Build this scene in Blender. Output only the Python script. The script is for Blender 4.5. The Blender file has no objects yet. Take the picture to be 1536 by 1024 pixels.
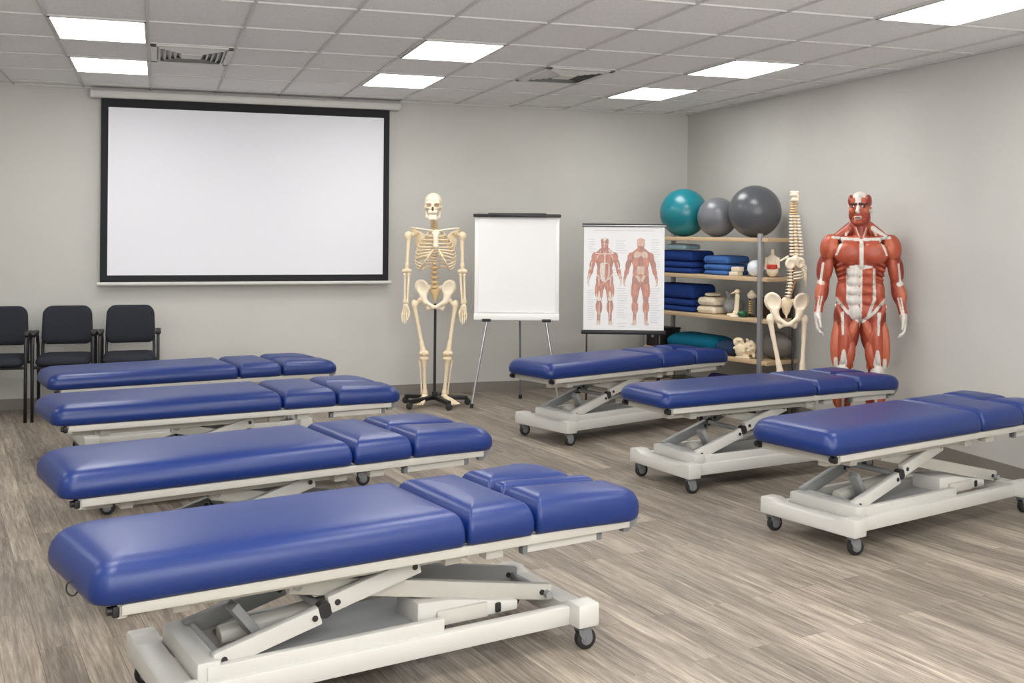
import bpy, bmesh, math, random
import numpy as np
from mathutils import Vector, Matrix, Euler

random.seed(4)
COL = bpy.context.scene.collection
PI = math.pi
XR, YB, ZC = 4.97, 9.69, 2.651          # right wall, back wall, ceiling
XL, YF = -3.2, -2.2

# ------------------------------------------------------------------ materials
def lin(r, g, b):
    f = lambda c: ((c/255+.055)/1.055)**2.4 if c/255 > .04045 else c/255/12.92
    return (f(r), f(g), f(b), 1)

def new_mat(name):
    m = bpy.data.materials.new(name); m.use_nodes = True
    return m, m.node_tree.nodes, m.node_tree.links, m.node_tree.nodes['Principled BSDF']

def pmat(name, col, rough=.5, metal=0, var=.06, vscale=6, bump=0, bscale=200, spec=.5, coat=0, stretch=(1, 1, 1), vroughness=.6):
    """principled with a little noise in colour and optional fine bump"""
    m, N, L, P = new_mat(name)
    P.inputs['Roughness'].default_value = rough; P.inputs['Metallic'].default_value = metal
    P.inputs['Specular IOR Level'].default_value = spec
    P.inputs['Coat Weight'].default_value = coat
    tc = N.new('ShaderNodeTexCoord'); mp = N.new('ShaderNodeMapping'); mp.inputs['Scale'].default_value = stretch
    L.new(tc.outputs['Object'], mp.inputs['Vector'])
    n = N.new('ShaderNodeTexNoise'); n.inputs['Scale'].default_value = vscale; n.inputs['Detail'].default_value = 5
    n.inputs['Roughness'].default_value = vroughness
    L.new(mp.outputs[0], n.inputs['Vector'])
    mx = N.new('ShaderNodeMix'); mx.data_type = 'RGBA'
    mx.inputs[6].default_value = tuple(c*(1-var) for c in col[:3])+(1,)
    mx.inputs[7].default_value = tuple(min(1, c*(1+var)) for c in col[:3])+(1,)
    L.new(n.outputs['Fac'], mx.inputs[0]); L.new(mx.outputs[2], P.inputs['Base Color'])
    if bump:
        b = N.new('ShaderNodeBump'); b.inputs['Strength'].default_value = bump; b.inputs['Distance'].default_value = .002
        n2 = N.new('ShaderNodeTexNoise'); n2.inputs['Scale'].default_value = bscale; n2.inputs['Detail'].default_value = 3
        L.new(mp.outputs[0], n2.inputs['Vector']); L.new(n2.outputs['Fac'], b.inputs['Height']); L.new(b.outputs[0], P.inputs['Normal'])
    return m

def attr_mat(name, rough=.4, var=.12, vscale=60, stretch=(1, 1, .25), bump=.25):
    m, N, L, P = new_mat(name)
    P.inputs['Roughness'].default_value = rough
    a = N.new('ShaderNodeAttribute'); a.attribute_name = 'Col'
    tc = N.new('ShaderNodeTexCoord'); mp = N.new('ShaderNodeMapping'); mp.inputs['Scale'].default_value = stretch
    L.new(tc.outputs['Object'], mp.inputs['Vector'])
    n = N.new('ShaderNodeTexNoise'); n.inputs['Scale'].default_value = vscale; n.inputs['Detail'].default_value = 4
    L.new(mp.outputs[0], n.inputs['Vector'])
    r = N.new('ShaderNodeMapRange'); r.inputs['To Min'].default_value = 1-var*2; r.inputs['To Max'].default_value = 1+var*2
    L.new(n.outputs['Fac'], r.inputs['Value'])
    mx = N.new('ShaderNodeMix'); mx.data_type = 'RGBA'; mx.blend_type = 'MULTIPLY'; mx.inputs[0].default_value = 1
    L.new(a.outputs['Color'], mx.inputs[6]); L.new(r.outputs[0], mx.inputs[7]); L.new(mx.outputs[2], P.inputs['Base Color'])
    if bump:
        b = N.new('ShaderNodeBump'); b.inputs['Strength'].default_value = bump; b.inputs['Distance'].default_value = .003
        L.new(n.outputs['Fac'], b.inputs['Height']); L.new(b.outputs[0], P.inputs['Normal'])
    return m

M = {}
M['vinyl'] = pmat('blue_vinyl', lin(12, 42, 106), .36, var=.05, vscale=4, bump=.12, bscale=260, spec=.5)
M['white'] = pmat('white_enamel', lin(203, 202, 197), .38, var=.02)
M['offwhite'] = pmat('cream_enamel', lin(191, 189, 181), .42, var=.03)
M['greymetal'] = pmat('grey_enamel', lin(150, 152, 152), .45, var=.05)
M['steel'] = pmat('brushed_steel', lin(185, 186, 188), .3, metal=.8, var=.05)
M['black'] = pmat('black_plastic', lin(28, 28, 30), .45, var=.1)
M['rubber'] = pmat('black_rubber', lin(32, 32, 34), .6, var=.1)
M['hubgrey'] = pmat('grey_plastic', lin(118, 120, 124), .45, var=.06)
M['darksteel'] = pmat('dark_steel', lin(42, 42, 44), .4, metal=.3, var=.08)
M['fabric'] = pmat('charcoal_fabric', lin(46, 49, 56), .9, var=.12, vscale=180, bump=.5, bscale=500, spec=.2)
M['screen_black'] = pmat('screen_border_black', lin(24, 26, 30), .8, var=.05)
M['screen_white'] = pmat('screen_white', lin(228, 229, 235), .7, var=.01, spec=.2)
M['case'] = pmat('screen_case_enamel', lin(205, 204, 199), .45, var=.02)
M['paper'] = pmat('white_paper', lin(236, 236, 236), .8, var=.015, vscale=3, spec=.15)
M['board'] = pmat('white_board', lin(240, 240, 238), .5, var=.01)
M['wood'] = pmat('beech_shelf', lin(196, 170, 136), .5, var=.12, vscale=9, stretch=(1, 12, 12))
M['post'] = pmat('grey_post', lin(150, 150, 152), .35, metal=.35, var=.04)
M['bone'] = pmat('bone_plastic', lin(232, 214, 182), .5, var=.12, vscale=30)
M['bone_pale'] = pmat('pale_bone_plastic', lin(236, 222, 198), .5, var=.10, vscale=30)
M['bone_dark'] = pmat('amber_bone_plastic', lin(212, 184, 140), .5, var=.15, vscale=30)
M['bone_brown'] = pmat('ligament_brown', lin(176, 138, 92), .55, var=.15, vscale=40)
M['attr'] = attr_mat('painted_muscle')
M['attr_bone'] = attr_mat('painted_bone', .5, .05, 40, (1, 1, 1), .1)
M['print'] = attr_mat('printed_muscle', .7, .16, 60, (1, 1, .35), 0)
M['ball_teal'] = pmat('teal_ball_vinyl', lin(20, 112, 124), .28, var=.05, vscale=3)
M['ball_grey'] = pmat('grey_ball_vinyl', lin(104, 106, 112), .3, var=.05, vscale=3)
M['ball_dark'] = pmat('dark_grey_ball_vinyl', lin(82, 85, 90), .28, var=.05, vscale=3)
M['ball_green'] = pmat('green_ball_rubber', lin(24, 88, 52), .5, var=.1)
M['ball_white'] = pmat('white_ball_vinyl', lin(222, 226, 232), .35, var=.02)
def towel(n, c): return pmat(n, c, .95, var=.16, vscale=40, bump=.6, bscale=350, spec=.15)
M['t_navy'] = towel('navy_towel', lin(32, 56, 116)); M['t_blue'] = towel('blue_towel', lin(66, 104, 164))
M['t_grey'] = towel('greyblue_towel', lin(164, 190, 198)); M['t_cream'] = towel('cream_towel', lin(218, 206, 182))
M['t_teal'] = towel('teal_cushion', lin(14, 92, 118)); M['t_dnavy'] = towel('dark_navy_cushion', lin(44, 56, 80))
M['t_bag'] = towel('grey_bag', lin(122, 118, 112)); M['t_brown'] = towel('dark_brown_basket', lin(64, 50, 42)); M['t_purple'] = towel('purple_mat', lin(70, 58, 110))
M['redband'] = pmat('red_plastic', lin(206, 66, 48), .45, var=.05)
M['text'] = pmat('pale_print', lin(206, 208, 210), .8, var=.02)
M['bolt'] = pmat('dark_bolt', lin(54, 54, 56), .4, metal=.4)

def plastic_bag():
    m, N, L, P = new_mat('clear_plastic')
    P.inputs['Base Color'].default_value = lin(190, 192, 195); P.inputs['Roughness'].default_value = .15
    P.inputs['Alpha'].default_value = .45
    n = N.new('ShaderNodeTexNoise'); n.inputs['Scale'].default_value = 30
    b = N.new('ShaderNodeBump'); b.inputs['Strength'].default_value = .8; b.inputs['Distance'].default_value = .01
    L.new(n.outputs['Fac'], b.inputs['Height']); L.new(b.outputs[0], P.inputs['Normal'])
    return m
M['clear'] = plastic_bag()

def emit_mat():
    m, N, L, P = new_mat('light_diffuser')
    P.inputs['Base Color'].default_value = (.9, .9, .9, 1)
    P.inputs['Emission Color'].default_value = (1, .985, .96, 1); P.inputs['Emission Strength'].default_value = 15
    return m
M['emit'] = emit_mat()

def wall_mat():
    m, N, L, P = new_mat('wall_paint')
    P.inputs['Roughness'].default_value = .8; P.inputs['Specular IOR Level'].default_value = .25
    tc = N.new('ShaderNodeTexCoord')
    n = N.new('ShaderNodeTexNoise'); n.inputs['Scale'].default_value = 1.2; n.inputs['Detail'].default_value = 6
    L.new(tc.outputs['Object'], n.inputs['Vector'])
    r = N.new('ShaderNodeValToRGB'); r.color_ramp.elements[0].position = .3; r.color_ramp.elements[1].position = .7
    r.color_ramp.elements[0].color = lin(191, 190, 185); r.color_ramp.elements[1].color = lin(199, 198, 193)
    L.new(n.outputs['Fac'], r.inputs[0]); L.new(r.outputs[0], P.inputs['Base Color'])
    n2 = N.new('ShaderNodeTexNoise'); n2.inputs['Scale'].default_value = 160; n2.inputs['Detail'].default_value = 3
    L.new(tc.outputs['Object'], n2.inputs['Vector'])
    b = N.new('ShaderNodeBump'); b.inputs['Strength'].default_value = .15; b.inputs['Distance'].default_value = .002
    L.new(n2.outputs['Fac'], b.inputs['Height']); L.new(b.outputs[0], P.inputs['Normal'])
    return m
M['wall'] = wall_mat()
M['baseb'] = pmat('baseboard_vinyl', lin(128, 123, 116), .55, var=.05)
M['trim'] = pmat('ceiling_grid_enamel', lin(196, 195, 192), .5, var=.02)

def ceiling_mat():
    m, N, L, P = new_mat('ceiling_tile')
    P.inputs['Roughness'].default_value = .95; P.inputs['Specular IOR Level'].default_value = .1
    tc = N.new('ShaderNodeTexCoord')
    n = N.new('ShaderNodeTexNoise'); n.inputs['Scale'].default_value = 90; n.inputs['Detail'].default_value = 6; n.inputs['Roughness'].default_value = .8
    L.new(tc.outputs['Object'], n.inputs['Vector'])
    r = N.new('ShaderNodeValToRGB'); r.color_ramp.elements[0].position = .36; r.color_ramp.elements[1].position = .62
    r.color_ramp.elements[0].color = lin(222, 222, 222); r.color_ramp.elements[1].color = lin(242, 242, 242)
    L.new(n.outputs['Fac'], r.inputs[0]); L.new(r.outputs[0], P.inputs['Base Color'])
    b = N.new('ShaderNodeBump'); b.inputs['Strength'].default_value = .4; b.inputs['Distance'].default_value = .004
    L.new(n.outputs['Fac'], b.inputs['Height']); L.new(b.outputs[0], P.inputs['Normal'])
    return m
M['ceil'] = ceiling_mat()

def floor_mat():
    m, N, L, P = new_mat('grey_oak_planks')
    tc = N.new('ShaderNodeTexCoord'); mp = N.new('ShaderNodeMapping')
    mp.inputs['Rotation'].default_value = (0, 0, math.radians(-100.5))   # planks run along local x after the turn
    L.new(tc.outputs['Object'], mp.inputs['Vector'])
    br = N.new('ShaderNodeTexBrick')
    br.offset = .37; br.offset_frequency = 2; br.squash = 1
    br.inputs['Scale'].default_value = 1; br.inputs['Brick Width'].default_value = 1.15; br.inputs['Row Height'].default_value = .125
    br.inputs['Mortar Size'].default_value = .0012; br.inputs['Mortar Smooth'].default_value = .3; br.inputs['Bias'].default_value = 0
    br.inputs['Color1'].default_value = (0, 0, 0, 1); br.inputs['Color2'].default_value = (1, 1, 1, 1); br.inputs['Mortar'].default_value = (.3, .3, .3, 1)
    L.new(mp.outputs[0], br.inputs['Vector'])
    # offset the grain of every plank by its own tint
    sep = N.new('ShaderNodeSeparateColor'); L.new(br.outputs['Color'], sep.inputs[0])
    off = N.new('ShaderNodeVectorMath'); off.operation = 'SCALE'; L.new(br.outputs['Color'], off.inputs[0]); off.inputs['Scale'].default_value = 17
    add = N.new('ShaderNodeVectorMath'); add.operation = 'ADD'; L.new(mp.outputs[0], add.inputs[0]); L.new(off.outputs[0], add.inputs[1])
    def streak(sx, sy, scale, det, rough, dist=0):
        m2 = N.new('ShaderNodeMapping'); m2.inputs['Scale'].default_value = (sx, sy, 1); L.new(add.outputs[0], m2.inputs['Vector'])
        n = N.new('ShaderNodeTexNoise'); n.inputs['Scale'].default_value = scale; n.inputs['Detail'].default_value = det
        n.inputs['Roughness'].default_value = rough; n.inputs['Distortion'].default_value = dist
        L.new(m2.outputs[0], n.inputs['Vector']); return n
    n1 = streak(1.6, 26, 1.5, 8, .68, .4)
    n2 = streak(7, 150, 1, 5, .7)
    n3 = streak(.9, 5, 1.2, 4, .55, .6)
    def math_(op, a, b):
        k = N.new('ShaderNodeMath'); k.operation = op
        for i, v in ((0, a), (1, b)):
            if isinstance(v, (int, float)): k.inputs[i].default_value = v
            else: L.new(v, k.inputs[i])
        return k.outputs[0]
    v = math_('ADD', math_('MULTIPLY', n1.outputs['Fac'], .46), math_('MULTIPLY', n2.outputs['Fac'], .34))
    v = math_('ADD', v, math_('MULTIPLY', n3.outputs['Fac'], .20))
    v = math_('ADD', v, math_('MULTIPLY', math_('SUBTRACT', sep.outputs[0], .5), .085))
    r = N.new('ShaderNodeValToRGB'); e = r.color_ramp.elements
    e[0].position = .33; e[0].color = lin(78, 71, 65); e[1].position = .67; e[1].color = lin(188, 176, 161)
    k = e.new(.47); k.color = lin(124, 115, 105); k = e.new(.56); k.color = lin(154, 143, 130)
    L.new(v, r.inputs[0])
    mx = N.new('ShaderNodeMix'); mx.data_type = 'RGBA'; mx.blend_type = 'MULTIPLY'
    L.new(br.outputs['Fac'], mx.inputs[0]); L.new(r.outputs[0], mx.inputs[6]); mx.inputs[7].default_value = (.55, .53, .5, 1)
    L.new(mx.outputs[2], P.inputs['Base Color'])
    P.inputs['Roughness'].default_value = .5; P.inputs['Specular IOR Level'].default_value = .35
    b = N.new('ShaderNodeBump'); b.inputs['Strength'].default_value = .15; b.inputs['Distance'].default_value = .002
    L.new(v, b.inputs['Height']); L.new(b.outputs[0], P.inputs['Normal'])
    return m
M['floor'] = floor_mat()

# ------------------------------------------------------------------ mesh helpers
def link(name, me, mat, parent=None, smooth=35):
    if mat is not None and len(me.materials) == 0: me.materials.append(mat)
    if smooth:
        me.shade_smooth()
        if smooth < 180: me.set_sharp_from_angle(angle=math.radians(smooth))
    o = bpy.data.objects.new(name, me); COL.objects.link(o)
    if parent: o.parent = parent
    return o

def tag(o, label, cat, group=None, kind=None):
    o['label'] = label; o['category'] = cat
    if group: o['group'] = group
    if kind: o['kind'] = kind
    return o

def thing(name, label, cat, loc=(0, 0, 0), rz=0, group=None):
    o = bpy.data.objects.new(name, None); COL.objects.link(o)
    o.location = loc; o.rotation_euler = (0, 0, rz); o.empty_display_size = .1
    return tag(o, label, cat, group)

class MB:
    def __init__(s): s.bm = bmesh.new()
    def _merge(s, b, mtx=None):
        if mtx is not None: b.transform(mtx)
        me = bpy.data.meshes.new('t'); b.to_mesh(me); b.free(); s.bm.from_mesh(me); bpy.data.meshes.remove(me)
    def box(s, c, d, rot=(0, 0, 0), bev=0, seg=2, mtx=None):
        b = bmesh.new(); bmesh.ops.create_cube(b, size=1)
        b.transform(Matrix.Diagonal((d[0], d[1], d[2], 1)))
        if bev: bmesh.ops.bevel(b, geom=b.edges[:], offset=bev, segments=seg, affect='EDGES', profile=.5)
        b.transform(Matrix.Translation(c) @ Euler(rot).to_matrix().to_4x4())
        s._merge(b, mtx); return s
    def bar(s, p0, p1, w, h, bev=0):
        """rectangular bar from p0 to p1; w across (horizontal), h the other way"""
        p0, p1 = Vector(p0), Vector(p1); d = p1-p0; x = d.normalized()
        up = Vector((0, 0, 1)) if abs(x.z) < .95 else Vector((1, 0, 0))
        y = up.cross(x).normalized(); z = x.cross(y)
        m = Matrix((x, y, z)).transposed().to_4x4(); m.translation = (p0+p1)/2
        b = bmesh.new(); bmesh.ops.create_cube(b, size=1); b.transform(Matrix.Diagonal((d.length, w, h, 1)))
        if bev: bmesh.ops.bevel(b, geom=b.edges[:], offset=bev, segments=2, affect='EDGES', profile=.5)
        s._merge(b, m); return s
    def cyl(s, p0, p1, r0, r1=None, seg=20, bev=0):
        r1 = r0 if r1 is None else r1
        p0, p1 = Vector(p0), Vector(p1); d = p1-p0
        b = bmesh.new(); bmesh.ops.create_cone(b, cap_ends=True, segments=seg, radius1=r0, radius2=r1, depth=d.length)
        if bev:
            ed = [e for e in b.edges if all(abs(abs(v.co.z)-d.length/2) < 1e-6 for v in e.verts) and abs(e.verts[0].co.z-e.verts[1].co.z) < 1e-6]
            bmesh.ops.bevel(b, geom=ed, offset=bev, segments=2, affect='EDGES', profile=.5)
        m = d.to_track_quat('Z', 'Y').to_matrix().to_4x4(); m.translation = (p0+p1)/2
        s._merge(b, m); return s
    def sph(s, c, r, seg=24, rot=(0, 0, 0)):
        r = (r, r, r) if isinstance(r, (int, float)) else r
        b = bmesh.new(); bmesh.ops.create_uvsphere(b, u_segments=seg, v_segments=seg//2, radius=1)
        s._merge(b, Matrix.Translation(c) @ Euler(rot).to_matrix().to_4x4() @ Matrix.Diagonal((r[0], r[1], r[2], 1))); return s
    def tube(s, pts, r, seg=10, flat=None, caps=True):
        """sweep a circle (or an ellipse: flat = (normal factor)) along points; r may be a list"""
        pts = [Vector(p) for p in pts]; n = len(pts)
        rs = r if isinstance(r, (list, tuple)) else [r]*n
        b = s.bm; rings = []; ref = None
        for i, p in enumerate(pts):
            t = (pts[min(i+1, n-1)]-pts[max(i-1, 0)]).normalized()
            if ref is None:
                ref = Vector((0, 0, 1)) if abs(t.z) < .9 else Vector((0, 1, 0))
            a = t.cross(ref).normalized(); c = a.cross(t).normalized(); ref = c
            rings.append([b.verts.new(p+(a*math.cos(k*2*PI/seg)*(flat or 1)+c*math.sin(k*2*PI/seg))*rs[i]) for k in range(seg)])
        for i in range(n-1):
            for k in range(seg):
                b.faces.new((rings[i][k], rings[i][(k+1) % seg], rings[i+1][(k+1) % seg], rings[i+1][k]))
        if caps:
            b.faces.new(rings[0][::-1]); b.faces.new(rings[-1])
        return s
    def prism(s, poly, a, b_, axis='x', bev=0, mtx=None):
        """poly of 2-D points in the plane normal to axis, extruded from a to b_"""
        b = bmesh.new()
        def P(p, t): return {'x': (t, p[0], p[1]), 'y': (p[0], t, p[1]), 'z': (p[0], p[1], t)}[axis]
        v0 = [b.verts.new(P(p, a)) for p in poly]; v1 = [b.verts.new(P(p, b_)) for p in poly]; n = len(poly)
        b.faces.new(v0); b.faces.new(v1[::-1])
        for i in range(n): b.faces.new((v0[i], v0[(i+1) % n], v1[(i+1) % n], v1[i])[::-1])
        bmesh.ops.recalc_face_normals(b, faces=b.faces[:])
        if bev: bmesh.ops.bevel(b, geom=b.edges[:], offset=bev, segments=2, affect='EDGES', profile=.5)
        s._merge(b, mtx); return s
    def cushion(s, u0, u1, v0, v1, prof, radii, fn=None, nc=7, sc=(1, 1, 1, 1)):
        """stack of rounded rectangles: prof = [(inset, z)...]; radii for corners (u0v0, u1v0, u1v1, u0v1)"""
        b = s.bm; rings = []
        for ins, z in prof:
            ring = []
            cs = [(u0, v0, PI, radii[0]), (u1, v0, 1.5*PI, radii[1]), (u1, v1, 0, radii[2]), (u0, v1, .5*PI, radii[3])]
            for cu, cv, a0, r in cs:
                rr = max(r-ins*.45, .006)
                lu, lv = max((u1-u0)*.40-rr, 0), max((v1-v0)*.40-rr, 0)
                x = cu+(min(ins*(sc[0] if cu == u0 else sc[1]), lu)+rr)*(1 if cu == u0 else -1); y = cv+(min(ins*(sc[2] if cv == v0 else sc[3]), lv)+rr)*(1 if cv == v0 else -1)
                for k in range(nc):
                    a = a0+k*(PI/2)/(nc-1)
                    p = (x+rr*math.cos(a), y+rr*math.sin(a), z)
                    ring.append(b.verts.new(fn(*p) if fn else p))
            rings.append(ring)
        n = len(rings[0])
        for i in range(len(rings)-1):
            for k in range(n):
                b.faces.new((rings[i][k], rings[i][(k+1) % n], rings[i+1][(k+1) % n], rings[i+1][k]))
        b.faces.new(rings[0][::-1]); b.faces.new(rings[-1])
        return s
    def lathe(s, prof, c=(0, 0, 0), seg=24):
        b = s.bm; rings = []
        for r, z in prof:
            rings.append([b.verts.new((c[0]+r*math.cos(2*PI*k/seg), c[1]+r*math.sin(2*PI*k/seg), c[2]+z)) for k in range(seg)])
        for i in range(len(rings)-1):
            for k in range(seg): b.faces.new((rings[i][k], rings[i][(k+1) % seg], rings[i+1][(k+1) % seg], rings[i+1][k]))
        b.faces.new(rings[0][::-1]); b.faces.new(rings[-1]); return s
    def xf(s, m): s.bm.transform(m); return s
    def done(s, name, mat, parent=None, smooth=35, subd=0):
        me = bpy.data.meshes.new(name); s.bm.to_mesh(me); s.bm.free()
        o = link(name, me, mat, parent, smooth)
        if subd:
            md = o.modifiers.new('sub', 'SUBSURF'); md.levels = subd; md.render_levels = subd
        return o

# ------------------------------------------------------------------ implicit bodies (signed distance -> surface nets)
def rotm(e): return np.array(Euler(e).to_matrix())
def cap(p0, p1, r0, r1=None, col=0, k=.01, sub=False): return dict(t='c', a=np.array(p0, float), b=np.array(p1, float), r0=r0, r1=r0 if r1 is None else r1, col=col, k=k, sub=sub)
def ell(c, r, rot=(0, 0, 0), col=0, k=.01, sub=False): return dict(t='e', a=np.array(c, float), r=np.array(r, float), R=rotm(rot), col=col, k=k, sub=sub)
def pdist(p, X):
    if p['t'] == 'c':
        ba = p['b']-p['a']; pa = X-p['a']; h = np.clip((pa@ba)/(ba@ba+1e-12), 0, 1)
        return np.linalg.norm(pa-h[..., None]*ba, axis=-1)-(p['r0']+(p['r1']-p['r0'])*h)
    q = (X-p['a'])@p['R']; k0 = np.linalg.norm(q/p['r'], axis=-1); k1 = np.linalg.norm(q/p['r']**2, axis=-1)+1e-9
    return k0*(k0-1)/k1
def pbox(p):
    if p['t'] == 'c':
        r = max(p['r0'], p['r1']); return np.minimum(p['a'], p['b'])-r, np.maximum(p['a'], p['b'])+r
    e = np.sqrt(((p['R']*p['r'])**2).sum(1)); return p['a']-e, p['a']+e

def sdf_mesh(name, prims, vox, colors=None):
    paints = [p for p in prims if p.get('paint')]; prims = [p for p in prims if not p.get('paint')]
    adds = [p for p in prims if not p['sub']]
    lo = np.min([pbox(p)[0] for p in adds], 0)-3*vox-.01; hi = np.max([pbox(p)[1] for p in adds], 0)+3*vox+.01
    n = np.ceil((hi-lo)/vox).astype(int)+1
    F = np.full(n, 9., np.float32)
    ax = [lo[i]+vox*np.arange(n[i]) for i in range(3)]
    for p in prims:
        a, b = pbox(p); m = p['k']+2*vox
        i0 = np.maximum(((a-m-lo)/vox).astype(int), 0); i1 = np.minimum(((b+m-lo)/vox).astype(int)+2, n)
        sl = tuple(slice(i0[i], i1[i]) for i in range(3))
        if any(i1 <= i0): continue
        X = np.stack(np.meshgrid(*[ax[i][sl[i]] for i in range(3)], indexing='ij'), -1)
        d = pdist(p, X).astype(np.float32); f = F[sl]; k = max(p['k'], 1e-5)
        if not p['sub']:
            h = np.maximum(k-np.abs(f-d), 0)/k; F[sl] = np.minimum(f, d)-h*h*k*.25
        else:
            d = -d; h = np.maximum(k-np.abs(f-d), 0)/k; F[sl] = np.maximum(f, d)+h*h*k*.25
    S = F < 0
    c = np.zeros(n-1, int)
    corners = [(i, j, k) for i in (0, 1) for j in (0, 1) for k in (0, 1)]
    for (i, j, k) in corners: c += S[i:n[0]-1+i, j:n[1]-1+j, k:n[2]-1+k]
    act = np.argwhere((c > 0) & (c < 8)); idx = np.full(n-1, -1, int); idx[tuple(act.T)] = np.arange(len(act))
    pos = np.zeros((len(act), 3)); cnt = np.zeros(len(act))
    val = {cc: F[act[:, 0]+cc[0], act[:, 1]+cc[1], act[:, 2]+cc[2]] for cc in corners}
    for ca in corners:
        for d in range(3):
            if ca[d]: continue
            cb = list(ca); cb[d] = 1; cb = tuple(cb); fa, fb = val[ca], val[cb]; x = (fa < 0) != (fb < 0)
            t = np.where(x, fa/np.where(x, fa-fb, 1), 0)
            P = np.array(ca, float)[None].repeat(len(act), 0); P[:, d] = t
            pos += P*x[:, None]; cnt += x
    V = lo+(act+pos/cnt[:, None])*vox
    quads = []
    for d in range(3):
        u, w = (d+1) % 3, (d+2) % 3
        sa = [slice(None)]*3; sb = [slice(None)]*3; sa[d] = slice(0, n[d]-1); sb[d] = slice(1, n[d])
        A, B = S[tuple(sa)], S[tuple(sb)]
        e = np.argwhere(A != B); e = e[(e[:, u] > 0) & (e[:, w] > 0) & (e[:, u] < n[u]-1) & (e[:, w] < n[w]-1)]
        flip = A[tuple(e.T)]
        q = []
        for du, dw in ((-1, -1), (0, -1), (0, 0), (-1, 0)):
            g = e.copy(); g[:, u] += du; g[:, w] += dw; q.append(idx[tuple(g.T)])
        q = np.stack(q, 1); q[~flip] = q[~flip][:, ::-1]
        quads.append(q)
    Q = np.concatenate(quads)
    me = bpy.data.meshes.new(name); me.from_pydata(V.tolist(), [], Q.tolist()); me.update()
    if colors is not None:
        best = np.full(len(V), 9.); ci = np.zeros(len(V), int)
        for p in adds:
            d = pdist(p, V)-p.get('bias', 0); w = d < best; best[w] = d[w]; ci[w] = p['col']
        for p in paints:
            q = dict(p); X2 = V.copy()
            if p.get('flat'):
                X2[:, 1] = 0; q['a'] = p['a']*(1, 0, 1)
                if p['t'] == 'c': q['b'] = p['b']*(1, 0, 1)
            hit = pdist(q, X2) < 0
            if p.get('flat'): hit &= V[:, 1] < p.get('ymax', 0)
            ci[hit] = p['col']
        rgb = np.array(colors)[ci]
        a = me.color_attributes.new('Col', 'FLOAT_COLOR', 'POINT'); a.data.foreach_set('color', rgb.astype(np.float32).ravel())
    return me

# ------------------------------------------------------------------ the setting
def quad_obj(name, pts, mat, kind='structure'):
    me = bpy.data.meshes.new(name); me.from_pydata(pts, [], [tuple(range(len(pts)))]); o = link(name, me, mat, smooth=0); o['kind'] = kind; return o
def slab(name, c, d, mat):
    o = MB().box(c, d).done(name, mat, smooth=0); o['kind'] = 'structure'; return o
slab('floor', ((XL+XR)/2, (YF+YB)/2, -.05), (XR-XL+.4, YB-YF+.4, .1), M['floor'])
slab('wall_back', ((XL+XR)/2, YB+.05, 1.35), (XR-XL+.2, .1, 2.9), M['wall'])
slab('wall_right', (XR+.05, (YF+YB)/2, 1.35), (.1, YB-YF+.2, 2.9), M['wall'])
slab('wall_left', (XL-.05, (YF+YB)/2, 1.35), (.1, YB-YF+.2, 2.9), M['wall'])
slab('wall_front', ((XL+XR)/2, YF-.05, 1.35), (XR-XL+.2, .1, 2.9), M['wall'])
slab('ceiling', ((XL+XR)/2, (YF+YB)/2, ZC+.06), (XR-XL+.4, YB-YF+.4, .1), M['ceil'])
slab('baseboard_back', ((XL+XR)/2, YB-.006, .045), (XR-XL, .012, .09), M['baseb'])
slab('baseboard_right', (XR-.006, (YF+YB)/2, .045), (.012, YB-YF, .09), M['baseb'])
GX0, GDX, GY0, GDY = -.07, .531, 6.44, .742
g = MB()
i = math.ceil((XL-GX0)/GDX)
while GX0+i*GDX < XR:
    g.box((GX0+i*GDX, (YF+YB)/2, ZC+.006), (.018, YB-YF, .012), bev=.003, seg=1); i += 1
j = math.ceil((YF-GY0)/GDY)
while GY0+j*GDY < YB-.1:
    g.box(((XL+XR)/2, GY0+j*GDY, ZC+.0055), (XR-XL, .012, .011), bev=.003, seg=1); j += 1
o = g.done('trim_1', M['trim'], smooth=0); o['kind'] = 'structure'
o = MB().box(((XL+XR)/2, YB-.012, ZC+.004), (XR-XL, .024, .014)).box((XR-.012, (YF+YB)/2, ZC+.004), (.024, YB-YF, .014)).done('trim_2', M['trim'], smooth=0); o['kind'] = 'structure'

# ceiling lights
def ceiling_light(i, j, label):
    cx, cy = GX0+(i+.5)*GDX, GY0+(j+.5)*GDY
    t = thing('ceiling_light', label, 'ceiling light', (cx, cy, ZC), 0, 'square light panels in the ceiling')
    w, h = GDX-.016, GDY-.012
    f = MB()
    for sx in (-1, 1): f.box((sx*(w/2-.006), 0, .002), (.012, h, .012)); f.box((0, sx*(h/2-.006), .002), (w, .012, .012))
    f.done('frame', M['trim'], t, 0)
    MB().box((0, 0, .003), (w-.02, h-.02, .006)).done('diffuser', M['emit'], t, 0)
for a in [(-1, 0, 'glowing ceiling panel at upper left, nearer the viewer of the left pair'),
          (-1, 2, 'glowing ceiling panel directly above the left end of the projection screen'),
          (3, 0, 'glowing ceiling panel at upper centre, nearer the viewer of the middle pair'),
          (3, 2, 'glowing ceiling panel above the right end of the projection screen case'),
          (7, 0, 'glowing ceiling panel in the right pair, nearer the viewer'),
          (7, 2, 'glowing ceiling panel in the right pair, nearer the room corner'),
          (7, -3, 'glowing ceiling panel cut off by the top right edge')]: ceiling_light(*a)

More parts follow.
